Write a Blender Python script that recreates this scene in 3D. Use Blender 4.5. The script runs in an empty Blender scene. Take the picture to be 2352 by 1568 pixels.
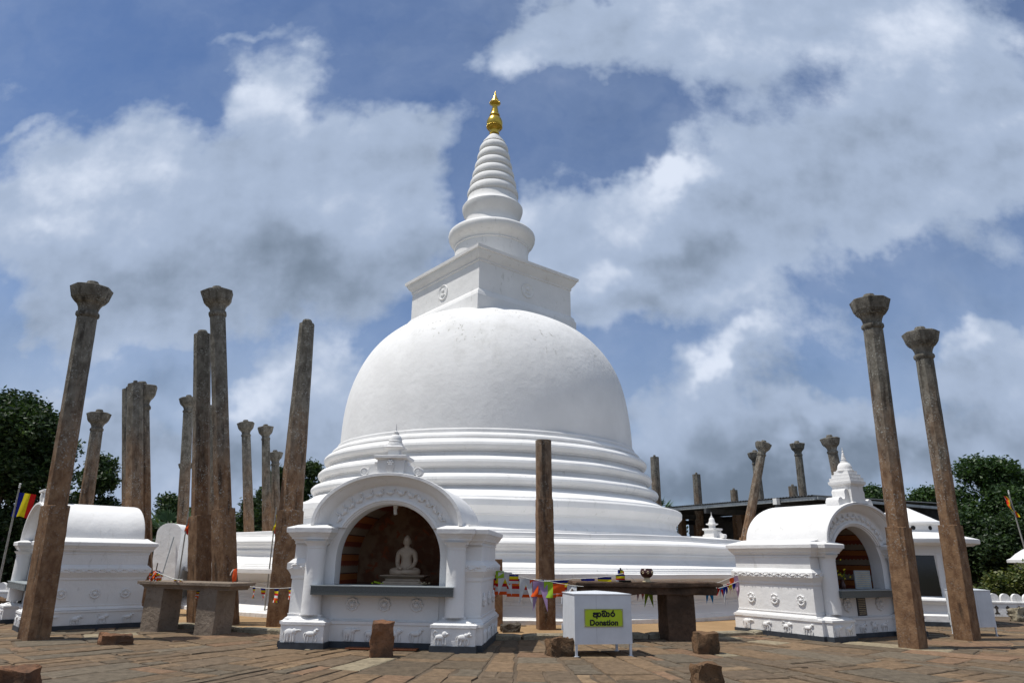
import bpy, bmesh, math, random
import numpy as np
from mathutils import Vector, Matrix, noise
SC = bpy.context.scene
PI = math.pi
def rad(a): return math.radians(a)
def lin(r, g, b, k=1.0):
    f = lambda c: (c/255/12.92 if c <= 10 else ((c/255+.055)/1.055)**2.4)*k
    return (f(r), f(g), f(b), 1)

# ------------------------------------------------------------------ camera
EYE, PITCH, ROLL, FPX = 1.6, rad(17.7), rad(0.72), 1568.0
cd = bpy.data.cameras.new('camera'); cam = bpy.data.objects.new('camera', cd); SC.collection.objects.link(cam)
cd.lens = 24; cd.sensor_width = 36; cd.clip_start = .1; cd.clip_end = 3000
cam.matrix_world = Matrix.Translation((0, 0, EYE)) @ Matrix.Rotation(PI/2+PITCH, 4, 'X') @ Matrix.Rotation(ROLL, 4, 'Z')
SC.camera = cam
def ray(x, y):                      # measured photo position (2352 px wide) -> direction
    u, v = x-1176, 784-y
    c, s = math.cos(ROLL), math.sin(ROLL); u, v = u*c-v*s, u*s+v*c
    return Vector((u, FPX*math.cos(PITCH)-v*math.sin(PITCH), FPX*math.sin(PITCH)+v*math.cos(PITCH))).normalized()
def gnd(x, y, z=0.0):
    d = ray(x, y); t = (z-EYE)/d.z; return Vector((d.x*t, d.y*t, z))
def at(x, y, Y):
    d = ray(x, y); t = Y/d.y; return Vector((d.x*t, Y, EYE+d.z*t))

# ------------------------------------------------------------------ sun, exposure
SUN_EL, SUN_AZ = rad(68), rad(80)   # azimuth measured from the camera side towards the left
S = Vector((-math.sin(SUN_AZ)*math.cos(SUN_EL), -math.cos(SUN_AZ)*math.cos(SUN_EL), math.sin(SUN_EL)))
sl = bpy.data.lights.new('sun', 'SUN'); sl.energy = 4.4; sl.angle = rad(.53); sl.color = (1, .965, .9)
so = bpy.data.objects.new('sun', sl); SC.collection.objects.link(so); so.rotation_euler = S.to_track_quat('Z', 'Y').to_euler()
SC.view_settings.view_transform = 'Standard'; SC.view_settings.look = 'None'
SC.view_settings.exposure = 0; SC.view_settings.gamma = 1
SC.cycles.max_bounces = 6; SC.cycles.diffuse_bounces = 4

# ------------------------------------------------------------------ node helper
class NT:
    def __init__(s, tree): s.t = tree; s.t.nodes.clear()
    def n(s, typ, **kw):
        nd = s.t.nodes.new(typ); ins = kw.pop('ins', {})
        for k, v in kw.items(): setattr(nd, k, v)
        for k, v in ins.items(): s.put(nd.inputs[k], v)
        return nd
    def put(s, sock, v):
        if isinstance(v, bpy.types.NodeSocket): s.t.links.new(v, sock)
        elif isinstance(v, bpy.types.Node): s.t.links.new(v.outputs[0], sock)
        else: sock.default_value = v
    def m(s, op, a, b=None, c=None, clamp=False):
        nd = s.n('ShaderNodeMath', operation=op, use_clamp=clamp)
        for i, v in enumerate((a, b, c)):
            if v is not None: s.put(nd.inputs[i], v)
        return nd.outputs[0]
    def vm(s, op, a, b=None):
        nd = s.n('ShaderNodeVectorMath', operation=op)
        for i, v in enumerate((a, b)):
            if v is not None: s.put(nd.inputs[i], v)
        return nd.outputs['Value' if op in ('LENGTH', 'DOT_PRODUCT') else 0]
    def mix(s, f, a, b, mode='MIX'):
        nd = s.n('ShaderNodeMix', data_type='RGBA', blend_type=mode)
        s.put(nd.inputs[0], f); s.put(nd.inputs[6], a); s.put(nd.inputs[7], b); return nd.outputs[2]
    def ramp(s, v, lo, hi, a=0.0, b=1.0, smooth=True):
        nd = s.n('ShaderNodeMapRange', interpolation_type='SMOOTHSTEP' if smooth else 'LINEAR')
        for i, x in enumerate((v, lo, hi, a, b)): s.put(nd.inputs[i], x)
        return nd.outputs[0]
    def noise(s, vec, scale, detail=4, rough=.55, out='Fac', dist=0.0):
        nd = s.n('ShaderNodeTexNoise', ins={'Scale': scale, 'Detail': detail, 'Roughness': rough, 'Distortion': dist})
        if vec is not None: s.put(nd.inputs['Vector'], vec)
        return nd.outputs[out]

# ------------------------------------------------------------------ sky with clouds
w = bpy.data.worlds.new('World'); SC.world = w; w.use_nodes = True
T = NT(w.node_tree)
sky = T.n('ShaderNodeTexSky', sky_type='NISHITA', sun_disc=False, sun_elevation=SUN_EL, air_density=1.0, dust_density=.4, ozone_density=3.0)
sky.sun_rotation = math.atan2(S.x, S.y)
g = T.n('ShaderNodeTexCoord').outputs['Generated']
sep = T.n('ShaderNodeSeparateXYZ', ins={0: g})
ys = T.m('MAXIMUM', sep.outputs[1], .12)
uv = T.n('ShaderNodeCombineXYZ', ins={0: T.m('DIVIDE', sep.outputs[0], ys), 1: T.m('DIVIDE', sep.outputs[2], ys)}).outputs[0]
warp = T.noise(uv, 3.2, 5, .6, 'Color')
wv = T.vm('SCALE', T.vm('SUBTRACT', warp, (.5, .5, .5))); wv.node.inputs['Scale'].default_value = .36
uvw = T.vm('ADD', uv, wv)
chain = [None]                     # keeps the evaluation order sequential (the shader stack is small)
def blobs(lst):
    tot = None; src = uvw
    for k, (cx, cy, rx, ry, rot, wt) in enumerate(lst):
        if k % 6 == 0 and (tot is not None or chain[0] is not None):
            nd = T.n('ShaderNodeVectorMath', operation='MULTIPLY_ADD'); T.put(nd.inputs[0], tot if tot is not None else chain[0]); nd.inputs[1].default_value = (1e-9,)*3; T.put(nd.inputs[2], uvw); src = nd.outputs[0]
        d = ray(cx, cy); u0, v0 = d.x/d.y, d.z/d.y
        d1 = ray(cx+rx, cy); d2 = ray(cx, cy-ry)
        ru = abs(d1.x/d1.y-u0)+1e-4; rv = abs(d2.z/d2.y-v0)+1e-4
        mp = T.n('ShaderNodeMapping', vector_type='TEXTURE')
        mp.inputs['Location'].default_value = (u0, v0, 0); mp.inputs['Rotation'].default_value = (0, 0, rad(rot)); mp.inputs['Scale'].default_value = (ru, rv, 1)
        T.put(mp.inputs[0], src)
        f = T.ramp(T.vm('LENGTH', mp.outputs[0]), 1.6, .15, 0, wt)
        tot = f if tot is None else T.m('ADD', tot, f)
    chain[0] = tot; return tot
CL = [(650,170,120,90,60,.7),(700,330,230,130,0,.9),(560,430,420,150,0,.8),(240,300,150,75,0,.7),(300,500,370,150,0,.9),(60,540,220,120,0,.6),
      (480,640,400,130,0,.9),(780,620,190,190,0,.9),(900,430,110,130,0,.6),(1010,320,120,45,0,.35),(600,60,120,20,15,.42),(60,260,80,22,25,.4),
      (200,760,300,80,0,.6),(1260,60,170,90,0,.8),(1150,150,80,80,0,.7),(1500,70,260,100,-8,.9),(1760,-10,260,90,0,.8),(2080,140,350,230,0,1.),
      (2260,350,270,170,0,1.),(1930,380,300,150,0,.9),(1620,430,240,110,22,.9),(1480,540,280,130,0,.8),(1320,490,140,70,30,.5),(2040,490,160,60,-20,.4),
      (1500,690,200,90,0,.75),(1360,650,140,120,0,.6),(1000,560,110,80,0,.6),(2240,800,110,80,0,.8),(2340,900,150,120,0,.8),(2120,980,300,130,0,.5),
      (1680,850,120,80,0,.7),(1570,940,220,120,0,.6),(1900,1060,500,110,0,.6),(620,880,110,60,30,.5),(770,850,90,70,0,.6),(150,950,220,90,0,.5),
      (500,1050,600,150,0,.75),(60,770,160,70,0,.35),(1680,720,160,40,10,.35),(1200,620,90,140,0,.3),(-200,1100,500,150,0,.6),(2500,1150,500,150,0,.6),(100,330,160,60,0,.3),(1176,1080,900,120,0,.4),(1750,1020,300,90,0,.5),(1700,560,260,110,0,.7),(880,980,200,120,0,.5),(340,890,260,60,0,.3),(2290,600,160,60,0,.3),(1900,760,260,60,0,.3)]
DK = [(560,530,260,100,0,.25),(500,660,420,100,0,.34),(820,730,300,100,0,.32),(2120,400,230,60,0,.35),(2200,250,160,120,0,.25),(1800,880,110,50,0,.5),(1600,1080,420,90,0,.55),
      (300,1030,320,80,0,.45),(2290,960,160,70,0,.4),(680,1010,300,80,0,.5),(1500,600,160,50,0,.4),(1450,700,140,50,0,.35),(2000,1100,500,70,0,.5),(1640,960,120,50,0,.3),(450,860,300,40,0,.25),(960,560,80,80,0,.3),(1960,600,150,30,0,.2)]
BR = [(640,190,110,70,0,.4),(330,400,260,80,0,.35),(760,470,150,90,0,.3),(1540,390,90,40,20,.6),(1430,470,110,50,20,.4),(2220,770,80,50,0,.7),(1650,840,60,45,0,.6),
      (1180,150,70,60,0,.3),(2060,90,200,90,0,.3),(1370,640,90,50,0,.5),(620,890,90,40,0,.4),(780,840,60,50,0,.4),(1850,180,120,80,0,.25),(1600,690,80,30,0,.3),(250,560,200,60,0,.3)]
n1 = T.noise(uv, 4.5, 9, .58); n2 = T.noise(uv, 13, 7, .6); n3 = T.noise(uvw, 2.4, 6, .55)
n1s = T.noise(uv, 3.6, 5, .5); n1b = T.noise(T.vm('ADD', uv, (-.035, .055, 0)), 3.6, 5, .5); n2b = T.noise(T.vm('ADD', uv, (-.010, .016, 0)), 13, 7, .6)
relief = T.m('ADD', T.m('MULTIPLY', T.m('SUBTRACT', n1s, n1b), 2.4), T.m('MULTIPLY', T.m('SUBTRACT', n2, n2b), .45))
bcl = blobs(CL); bbr = blobs(BR); bdk = blobs(DK)
dens = T.m('ADD', bcl, T.m('ADD', T.m('MULTIPLY', T.m('SUBTRACT', n1, .5), 1.9), T.m('MULTIPLY', T.m('SUBTRACT', n2, .5), .7)))
front = T.ramp(sep.outputs[1], .1, .3)
dens = T.m('ADD', T.m('MULTIPLY', dens, front), T.m('MULTIPLY', T.m('SUBTRACT', 1.0, front), T.m('MULTIPLY', T.noise(g, 2.2, 6, .55), 1.35)))
alpha = T.ramp(dens, .05, .86)
thin = T.m('ADD', T.ramp(T.noise(uvw, 1.6, 6, .6), .28, .75, 0, .42), T.ramp(sep.outputs[2], .42, .12, 0, .45))
alpha = T.m('MAXIMUM', alpha, thin)
shade = T.m('ADD', T.m('MULTIPLY', T.m('SUBTRACT', bbr, bdk), front), T.m('ADD', T.m('MULTIPLY', T.m('SUBTRACT', n3, .5), .9), T.m('ADD', T.m('MULTIPLY', T.m('SUBTRACT', n1, .5), .5), relief)))
lo = T.ramp(shade, -1.05, .12); hi = T.ramp(shade, .0, .8)
ccol = T.mix(hi, T.mix(lo, lin(116, 131, 150), lin(170, 186, 211)), lin(222, 231, 247))
skyc = T.n('ShaderNodeHueSaturation', ins={'Saturation': 1.0, 'Value': .090, 'Color': sky}).outputs[0]
skyc = T.mix(1.0, skyc, (.88, .97, 1.13, 1), 'MULTIPLY')
hor = T.ramp(sep.outputs[2], .30, .0)
skyc = T.mix(T.m('MULTIPLY', hor, .6), skyc, lin(128, 146, 176))
fin = T.mix(alpha, skyc, ccol)
gr = T.ramp(sep.outputs[2], 0, -.05)
fin = T.mix(gr, fin, (.14, .12, .09, 1))
bg = T.n('ShaderNodeBackground', ins={'Color': fin, 'Strength': 1.0})
T.n('ShaderNodeOutputWorld', ins={0: bg})

# ------------------------------------------------------------------ materials
M = {}
def mat(name, fn):
    m = bpy.data.materials.new(name); m.use_nodes = True; t = NT(m.node_tree)
    p = t.n('ShaderNodeBsdfPrincipled'); t.n('ShaderNodeOutputMaterial', ins={0: p}); fn(t, p); M[name] = m; return m
def bump(t, p, h, dist=.02, strength=.6):
    t.put(p.inputs['Normal'], t.n('ShaderNodeBump', ins={'Height': h, 'Distance': dist, 'Strength': strength}))
def objc(t): return t.n('ShaderNodeTexCoord').outputs['Object']
def geoP(t): return t.n('ShaderNodeNewGeometry').outputs['Position']
def plain(name, col, rough=.7, nscale=12, amt=.25, bd=.01, metal=0, spec=.3):
    def f(t, p):
        c = objc(t); n = t.noise(c, nscale, 6, .6)
        d = tuple(x*(1-amt) for x in col[:3])+(1,); l = tuple(min(1, x*(1+amt*.5)) for x in col[:3])+(1,)
        t.put(p.inputs['Base Color'], t.mix(t.ramp(n, .3, .7), d, l)); p.inputs['Roughness'].default_value = rough
        p.inputs['Metallic'].default_value = metal; p.inputs['Specular IOR Level'].default_value = spec
        if bd: bump(t, p, t.noise(c, nscale*4, 4), bd)
    return mat(name, f)
def f_plaster(t, p, stain=.0, top=False):
    c = geoP(t)
    base = t.mix(t.ramp(t.noise(c, .9, 5), .3, .75), (.71, .70, .685, 1), (.775, .765, .75, 1))
    st = t.vm('MULTIPLY', c, (1, 1, .35))
    n = t.noise(st, 5.5, 9, .72); m = t.noise(c, .55, 3)
    s = t.m('MULTIPLY', t.ramp(n, .56, .66), t.ramp(m, .44, .62))
    if top:
        z = t.n('ShaderNodeSeparateXYZ', ins={0: c}).outputs[2]
        s = t.m('ADD', t.m('MULTIPLY', s, t.ramp(z, 8.0, 10)), t.m('MULTIPLY', t.ramp(t.noise(st, 1.1, 6, .7), .5, .75, 0, .30), t.ramp(z, 6.5, 9.5)))
    base = t.mix(t.m('MULTIPLY', s, stain), base, (.33, .315, .27, 1))
    z = t.n('ShaderNodeSeparateXYZ', ins={0: c}).outputs[2]
    foot = t.m('MULTIPLY', t.ramp(z, .22, .0), t.ramp(t.noise(c, 7, 7, .7), .45, .62))
    base = t.mix(t.m('MULTIPLY', foot, .45), base, (.40, .36, .30, 1))
    t.put(p.inputs['Base Color'], base); p.inputs['Roughness'].default_value = .85; p.inputs['Specular IOR Level'].default_value = .2
    h = t.m('ADD', t.noise(c, 3.5, 5, .6), t.m('MULTIPLY', t.noise(c, 38, 4, .6), .16))
    bump(t, p, h, .034, .55)
mat('plaster', lambda t, p: f_plaster(t, p, .35))
mat('dome_plaster', lambda t, p: f_plaster(t, p, .85, True))
def f_pillar(t, p, cap=False):
    c = objc(t); r = t.n('ShaderNodeObjectInfo').outputs['Random']
    off = t.n('ShaderNodeCombineXYZ', ins={0: t.m('MULTIPLY', r, 37), 1: t.m('MULTIPLY', r, 91), 2: 0.0}).outputs[0]
    cc = t.vm('ADD', c, off); z = t.n('ShaderNodeSeparateXYZ', ins={0: c}).outputs[2]
    big = t.noise(t.vm('MULTIPLY', cc, (1, 1, .45)), 2.2, 6, .62)
    hz = t.m('ADD', z, t.m('MULTIPLY', t.m('SUBTRACT', big, .5), 5))
    k = t.ramp(hz, 2.6, 6.2) if not cap else 1.0
    fine = t.noise(t.vm('MULTIPLY', cc, (1, 1, .6)), 7, 8, .66)
    brown = t.mix(t.ramp(fine, .3, .7), (.12, .066, .038, 1), (.245, .15, .086, 1))
    grey = t.mix(t.ramp(fine, .3, .72), (.085, .076, .062, 1), (.21, .195, .165, 1))
    col = t.mix(k, brown, grey)
    sn = t.noise(t.vm('MULTIPLY', cc, (1, 1, .12)), 5.5, 5, .6)
    col = t.mix(t.ramp(sn, .55, .68, 0, .65), col, (.026, .021, .018, 1))
    li = t.noise(cc, 24, 5, .7); lm = t.noise(cc, 3.1, 4)
    col = t.mix(t.m('MULTIPLY', t.ramp(li, .54, .62), t.m('MULTIPLY', t.ramp(lm, .42, .6, .1, .9), t.ramp(hz, .5, 4.0, .25, 1.0) if not cap else .8)), col, (.34, .34, .31, 1))
    t.put(p.inputs['Base Color'], col); p.inputs['Roughness'].default_value = .95; p.inputs['Specular IOR Level'].default_value = .1
    bump(t, p, t.m('ADD', t.noise(cc, 26, 5, .6), t.m('MULTIPLY', t.noise(cc, 8, 4), 1.0)), .012, .7)
mat('old_stone', f_pillar); mat('capital_stone', lambda t, p: f_pillar(t, p, True))
def f_rock(a, b, c3, sc=3.0):
    def f(t, p):
        c = objc(t)
        col = t.mix(t.ramp(t.noise(c, sc, 5), .35, .65), a, b)
        col = t.mix(t.ramp(t.noise(c, sc*5, 7, .7), .5, .7, 0, .7), col, c3)
        t.put(p.inputs['Base Color'], col); p.inputs['Roughness'].default_value = .95; p.inputs['Specular IOR Level'].default_value = .15
        bump(t, p, t.noise(c, sc*6, 8, .65), .05, .8)
    return f
mat('red_rock', f_rock((.22, .11, .06, 1), (.10, .06, .04, 1), (.05, .035, .025, 1)))
mat('brown_rock', f_rock((.17, .10, .055, 1), (.08, .055, .035, 1), (.04, .03, .022, 1), 4))
mat('grey_rock', f_rock((.12, .10, .08, 1), (.06, .05, .04, 1), (.16, .15, .12, 1), 4))
mat('kerb_stone', f_rock((.34, .30, .22, 1), (.20, .17, .12, 1), (.10, .085, .06, 1), 2.5))
mat('dressed_stone', f_rock((.25, .20, .155, 1), (.19, .15, .115, 1), (.13, .10, .075, 1), 2))
mat('dark_slab', f_rock((.12, .075, .05, 1), (.06, .04, .028, 1), (.035, .025, .02, 1), 2))
plain('dark_paint', (.045, .052, .062, 1), .6, 4, .3, .005)
plain('granite', (.085, .095, .095, 1), .25, 60, .35, 0, spec=.5)
plain('white_metal', (.60, .62, .65, 1), .45, 3, .08, .002, spec=.4)
plain('grey_steel', (.30, .33, .34, 1), .5, 5, .2, 0)
plain('dark_steel', (.055, .058, .06, 1), .7, 5, .3, 0)
plain('brown_column', (.10, .06, .035, 1), .8, 5, .3, 0)
plain('black_glass', (.012, .013, .015, 1), .08, 3, .1, 0, spec=.6)
plain('gold', (.62, .42, .07, 1), .28, 20, .15, 0, metal=.9)
plain('sign_yellow', (.42, .55, .025, 1), .4, 5, .05, 0)
plain('black_paint', (.012, .012, .012, 1), .6, 5, .1, 0)
plain('marble', (.44, .35, .26, 1), .45, 6, .12, 0)
plain('bark', (.12, .10, .08, 1), .95, 6, .4, .03)
plain('cord', (.62, .62, .58, 1), .9, 30, .2, 0)
plain('mat_red', (.20, .07, .03, 1), .95, 60, .3, .01)
plain('clay', (.045, .012, .01, 1), .25, 20, .2, 0, spec=.5)
plain('cream', (.55, .45, .28, 1), .5, 20, .2, 0)
plain('pole', (.28, .27, .24, 1), .6, 10, .3, 0)
plain('orange_cloth', (.75, .09, .015, 1), .8, 15, .25, .004)
plain('lamp_white', (.7, .7, .68, 1), .5, 5, .05, 0)
def f_attr(t, p, rough=.8, nz=.3, sc=9, bd=.012, transl=0):
    a = t.n('ShaderNodeAttribute', attribute_name='Col').outputs['Color']; c = geoP(t)
    n = t.noise(c, sc, 7, .65)
    t.put(p.inputs['Base Color'], t.mix(t.ramp(n, .28, .72), t.mix(1.0, a, (1-nz, 1-nz, 1-nz, 1), 'MULTIPLY'), t.mix(1.0, a, (1+nz*.6, 1+nz*.6, 1+nz*.6, 1), 'MULTIPLY')))
    p.inputs['Roughness'].default_value = rough; p.inputs['Specular IOR Level'].default_value = .15
    if bd: bump(t, p, t.m('ADD', n, t.m('MULTIPLY', t.noise(c, sc*5, 5, .7), .4)), bd, .7)
mat('cloth', lambda t, p: f_attr(t, p, .85, .12, 12, 0))
def f_pave(t, p):
    f_attr(t, p, .88, .34, 7.5, .028)
    c = geoP(t); prev = p.inputs['Base Color'].links[0].from_socket
    dk = t.m('MULTIPLY', t.ramp(t.noise(t.vm('MULTIPLY', c, (.5, 1.2, 1)), 1.3, 7, .65), .5, .72), .34)
    prev = t.mix(dk, prev, (.045, .04, .034, 1))
    lt = t.ramp(t.noise(c, 30, 5, .7), .62, .72, 0, .35)
    t.put(p.inputs['Base Color'], t.mix(lt, prev, (.34, .31, .26, 1)))
mat('paving', f_pave)
def f_soil(a, b, c3=None):
    def f(t, p):
        c = geoP(t); col = t.mix(t.ramp(t.noise(c, .8, 7, .6), .35, .65), a, b)
        col = t.mix(t.ramp(t.noise(c, 22, 5, .7), .5, .7, 0, .5), col, tuple(x*.55 for x in a[:3])+(1,))
        t.put(p.inputs['Base Color'], col); p.inputs['Roughness'].default_value = .97; p.inputs['Specular IOR Level'].default_value = .1
        bump(t, p, t.noise(c, 14, 8, .7), .03, .8)
    return f
mat('sand', f_soil((.36, .235, .125, 1), (.29, .19, .10, 1)))
mat('joint_soil', f_soil((.15, .112, .078, 1), (.10, .076, .054, 1)))
mat('field', f_soil((.07, .085, .03, 1), (.16, .12, .06, 1)))
def f_leaf(t, p):
    a = t.n('ShaderNodeAttribute', attribute_name='Col').outputs['Color']
    t.put(p.inputs['Base Color'], a); p.inputs['Roughness'].default_value = .5; p.inputs['Specular IOR Level'].default_value = .35
    tr = t.n('ShaderNodeBsdfTranslucent', ins={'Color': t.mix(1.0, a, (1.1, 1.3, .5, 1), 'MULTIPLY')})
    mx = t.n('ShaderNodeMixShader', ins={0: .22, 1: p, 2: tr}); out = [n for n in t.t.nodes if n.type == 'OUTPUT_MATERIAL'][0]
    t.put(out.inputs[0], mx)
mat('leaf', f_leaf)
def f_mural(t, p):
    c = objc(t); s = t.n('ShaderNodeSeparateXYZ', ins={0: c}); z = s.outputs[2]
    fr = t.m('FRACT', t.m('MULTIPLY', z, 2.6)); wob = t.m('ADD', fr, t.m('MULTIPLY', t.noise(c, 25, 3), .08))
    zig = t.m('ABSOLUTE', t.m('SUBTRACT', t.m('FRACT', t.m('MULTIPLY', s.outputs[1], 9)), .5))
    k1 = t.m('GREATER_THAN', wob, .38); k2 = t.m('GREATER_THAN', t.m('ADD', wob, t.m('MULTIPLY', zig, .2)), .82)
    col = t.mix(k1, (.44, .14, .03, 1), (.36, .28, .20, 1)); col = t.mix(k2, col, (.26, .05, .02, 1))
    k3 = t.m('LESS_THAN', t.m('ABSOLUTE', t.m('SUBTRACT', wob, .38)), .025); col = t.mix(k3, col, (.08, .03, .02, 1))
    t.put(p.inputs['Base Color'], col); p.inputs['Roughness'].default_value = .8
mat('mural', f_mural)
def f_mural2(t, p):
    c = objc(t); n = t.noise(c, 2.3, 5, .6); m = t.noise(c, 4.1, 4, .6, dist=.6)
    col = t.mix(t.ramp(n, .42, .58), (.15, .06, .025, 1), (.24, .15, .085, 1)); col = t.mix(t.ramp(m, .58, .64), col, (.26, .07, .02, 1))
    t.put(p.inputs['Base Color'], col); p.inputs['Roughness'].default_value = .8
mat('back_mural', f_mural2)
def f_plaque(t, p):
    c = objc(t); z = t.n('ShaderNodeSeparateXYZ', ins={0: c}).outputs[2]
    t.put(p.inputs['Base Color'], (.03, .03, .032, 1)); p.inputs['Roughness'].default_value = .3
mat('plaque', f_plaque)

# ------------------------------------------------------------------ mesh building
def link(o): SC.collection.objects.link(o); return o
def tag(o, label=None, cat=None, group=None, kind=None):
    if label: o['label'] = label
    if cat: o['category'] = cat
    if group: o['group'] = group
    if kind: o['kind'] = kind
    return o
def thing(name, label, cat, loc=(0, 0, 0), rz=0, group=None):
    o = link(bpy.data.objects.new(name, None)); o.location = loc; o.rotation_euler = (0, 0, rz); o.empty_display_size = .2
    return tag(o, label, cat, group, 'thing')
class MB:
    def __init__(s): s.v = []; s.f = []; s.c = []; s.X = Matrix()
    def add(s, vs, fs, col=None):
        o = len(s.v); s.v += [tuple(s.X @ Vector(v)) for v in vs]
        for f in fs: s.f.append([i+o for i in f]); s.c.append(col)
        return s
    def box(s, x0, x1, y0, y1, z0, z1, col=None):
        return s.add([(x0,y0,z0),(x1,y0,z0),(x1,y1,z0),(x0,y1,z0),(x0,y0,z1),(x1,y0,z1),(x1,y1,z1),(x0,y1,z1)],
                     [(3,2,1,0),(4,5,6,7),(0,1,5,4),(1,2,6,5),(2,3,7,6),(3,0,4,7)], col)
    def loft(s, rings, close=True, cap0=True, cap1=True, col=None):
        n = len(rings[0]); vs = [p for r in rings for p in r]; fs = []
        for i in range(len(rings)-1):
            for j in range(n if close else n-1):
                a, b = i*n+j, i*n+(j+1) % n; fs.append((a, b, b+n, a+n))
        if cap0: fs.append(tuple(reversed(range(n))))
        if cap1: fs.append(tuple(range((len(rings)-1)*n, len(rings)*n)))
        return s.add(vs, fs, col)
    def lathe(s, prof, n=32, c=(0, 0), ph=0, cap0=True, cap1=True, rnd=None):
        rings = [[(c[0]+r*math.cos(ph+2*PI*j/n), c[1]+r*math.sin(ph+2*PI*j/n), z) for j in range(n)] for r, z in prof]
        return s.loft(rings, True, cap0, cap1)
    def rect(s, x0, x1, y0, y1, prof, cap=True):       # prof: (z, off)
        return s.loft([[(x0-o, y0-o, z), (x1+o, y0-o, z), (x1+o, y1+o, z), (x0-o, y1+o, z)] for z, o in prof], True, cap, cap)
    def sweep(s, path, prof, closed=False):            # path CCW in plan, outward = right of travel
        n = len(path); P = [Vector(p) for p in path]; nor = []
        for i in range(n):
            d0 = (P[i]-P[i-1]) if (i > 0 or closed) else None
            d1 = (P[(i+1) % n]-P[i]) if (i < n-1 or closed) else None
            ns = [Vector((d.y, -d.x)).normalized() for d in (d0, d1) if d is not None]
            m = ns[0]+ns[-1] if len(ns) > 1 else ns[0]*2
            m = m/2; m = m/max(m.length_squared, .2); nor.append(m)
        rings = [[(P[i].x+nor[i].x*o, P[i].y+nor[i].y*o, z) for i in range(n)] for z, o in prof]
        return s.loft(rings, closed, False, False)
    def tube(s, pts, r, n=8, r1=None):
        pts = [Vector(p) for p in pts]; rings = []
        for i, p in enumerate(pts):
            d = (pts[min(i+1, len(pts)-1)]-pts[max(i-1, 0)]).normalized(); a = d.orthogonal().normalized(); b = d.cross(a)
            if i and abs(a.dot(pa)) < .9: a = (pa-d*pa.dot(d)).normalized(); b = d.cross(a)
            pa = a; rr = r if r1 is None else r+(r1-r)*i/(len(pts)-1)
            rings.append([tuple(p+(a*math.cos(2*PI*j/n)+b*math.sin(2*PI*j/n))*rr) for j in range(n)])
        return s.loft(rings)
    def blob(s, c, r, n=10, m=7, seed=None, amp=0, rot=None):
        rings = []
        for i in range(m+1):
            a = PI*i/m; ring = []
            for j in range(n):
                b = 2*PI*j/n; v = Vector((math.sin(a)*math.cos(b), math.sin(a)*math.sin(b), math.cos(a)))
                k = 1+(amp*noise.noise(v*1.7+Vector((seed or 0, 0, 0))) if amp else 0)
                v = Vector((v.x*r[0]*k, v.y*r[1]*k, v.z*r[2]*k))
                if rot: v = rot @ v
                ring.append(tuple(Vector(c)+v))
            rings.append(ring)
        rings.reverse()
        return s.loft(rings, True, False, False)
    def build(s, name, mt, parent=None, smooth=35, loc=None):
        me = bpy.data.meshes.new(name); me.from_pydata(s.v, [], s.f)
        if any(c is not None for c in s.c):
            at_ = me.color_attributes.new('Col', 'FLOAT_COLOR', 'CORNER'); arr = []
            for f, c in zip(s.f, s.c): arr += list((c or (.5, .5, .5, 1))[:3]+(1,))*len(f)
            at_.data.foreach_set('color', arr)
        me.materials.append(M[mt] if isinstance(mt, str) else mt)
        if smooth:
            me.shade_smooth(); me.set_sharp_from_angle(angle=rad(smooth))
        me.update(); o = link(bpy.data.objects.new(name, me))
        if parent: o.parent = parent
        if loc: o.location = loc
        return o
def struct(name, mb, mt, smooth=0):
    return tag(mb.build(name, mt, None, smooth), kind='structure')
def dup(o, parent=None):
    c = link(o.copy()); c.parent = parent
    for ch in o.children: dup(ch, c)
    return c

# ------------------------------------------------------------------ ground
CX, CY = -1.05, 30.38            # axis of the stupa
struct('ground', MB().add([(-1500, -300, -.06), (1500, -300, -.06), (1500, 2500, -.06), (-1500, 2500, -.06)], [(0, 1, 2, 3)]), 'field')
struct('terrace_ground', MB().add([(-19, -8, -.012), (26, -8, -.012), (26, 62, -.012), (-32, 62, -.012), (-32, 24, -.012), (-19, 24, -.012)], [(0, 1, 2, 3, 4, 5)]), 'joint_soil')
rnd = random.Random(5)
mb = MB()
sand = MB(); R0 = 14.62
ring = [(CX+R0*math.cos(a*PI/72), CY+R0*math.sin(a*PI/72), .035) for a in range(144)]
sand.add(ring, [tuple(range(144))]); struct('sand_path', sand, 'sand')
PCX, PCY = .3, 21.5
cols = [((116,94,72), 6), ((128,102,76), 4), ((104,88,72), 5), ((136,103,79), 2), ((94,82,68), 4), ((146,120,90), 2), ((100,92,80), 3)]
mean_ = (118, 104, 86)
pal = [lin(*[q*.58+m_*.42 for q, m_ in zip(c, mean_)]) for c, k in cols for _ in range(k)]
def slab(q, col, top):
    # q: 4 plan corners (CCW); irregular outline, softened edge
    pts = []
    for i in range(4):
        a, b = Vector(q[i]), Vector(q[(i+1) % 4]); L = (b-a).length; k = max(2, int(L/.28)); nrm = Vector(((b-a).y, -(b-a).x)).normalized()
        for j in range(k):
            p = a.lerp(b, j/k); jit = rnd.uniform(-.07, .07)
            if j == 0: jit = -.02; 
            pts.append(p-nrm*abs(jit)*.6+nrm*jit*.3)
    c = sum(pts, Vector((0, 0)))/len(pts); tx, ty = rnd.gauss(0, .004), rnd.gauss(0, .004)
    H = lambda p, z: z+(p.x-c.x)*tx+(p.y-c.y)*ty
    r0 = [(p.x, p.y, -.05) for p in pts]; r1 = [(p.x, p.y, H(p, top-.012)) for p in pts]
    sh = [(c+(p-c)*(1-.02/max((p-c).length, .05))) for p in pts]; r2 = [(p.x, p.y, H(p, top)) for p in sh]
    mb.loft([r0, r1, r2], True, False, True, col)
th0, th1, n_c = rad(-88), rad(88), 40
thc = [th0]
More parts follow.
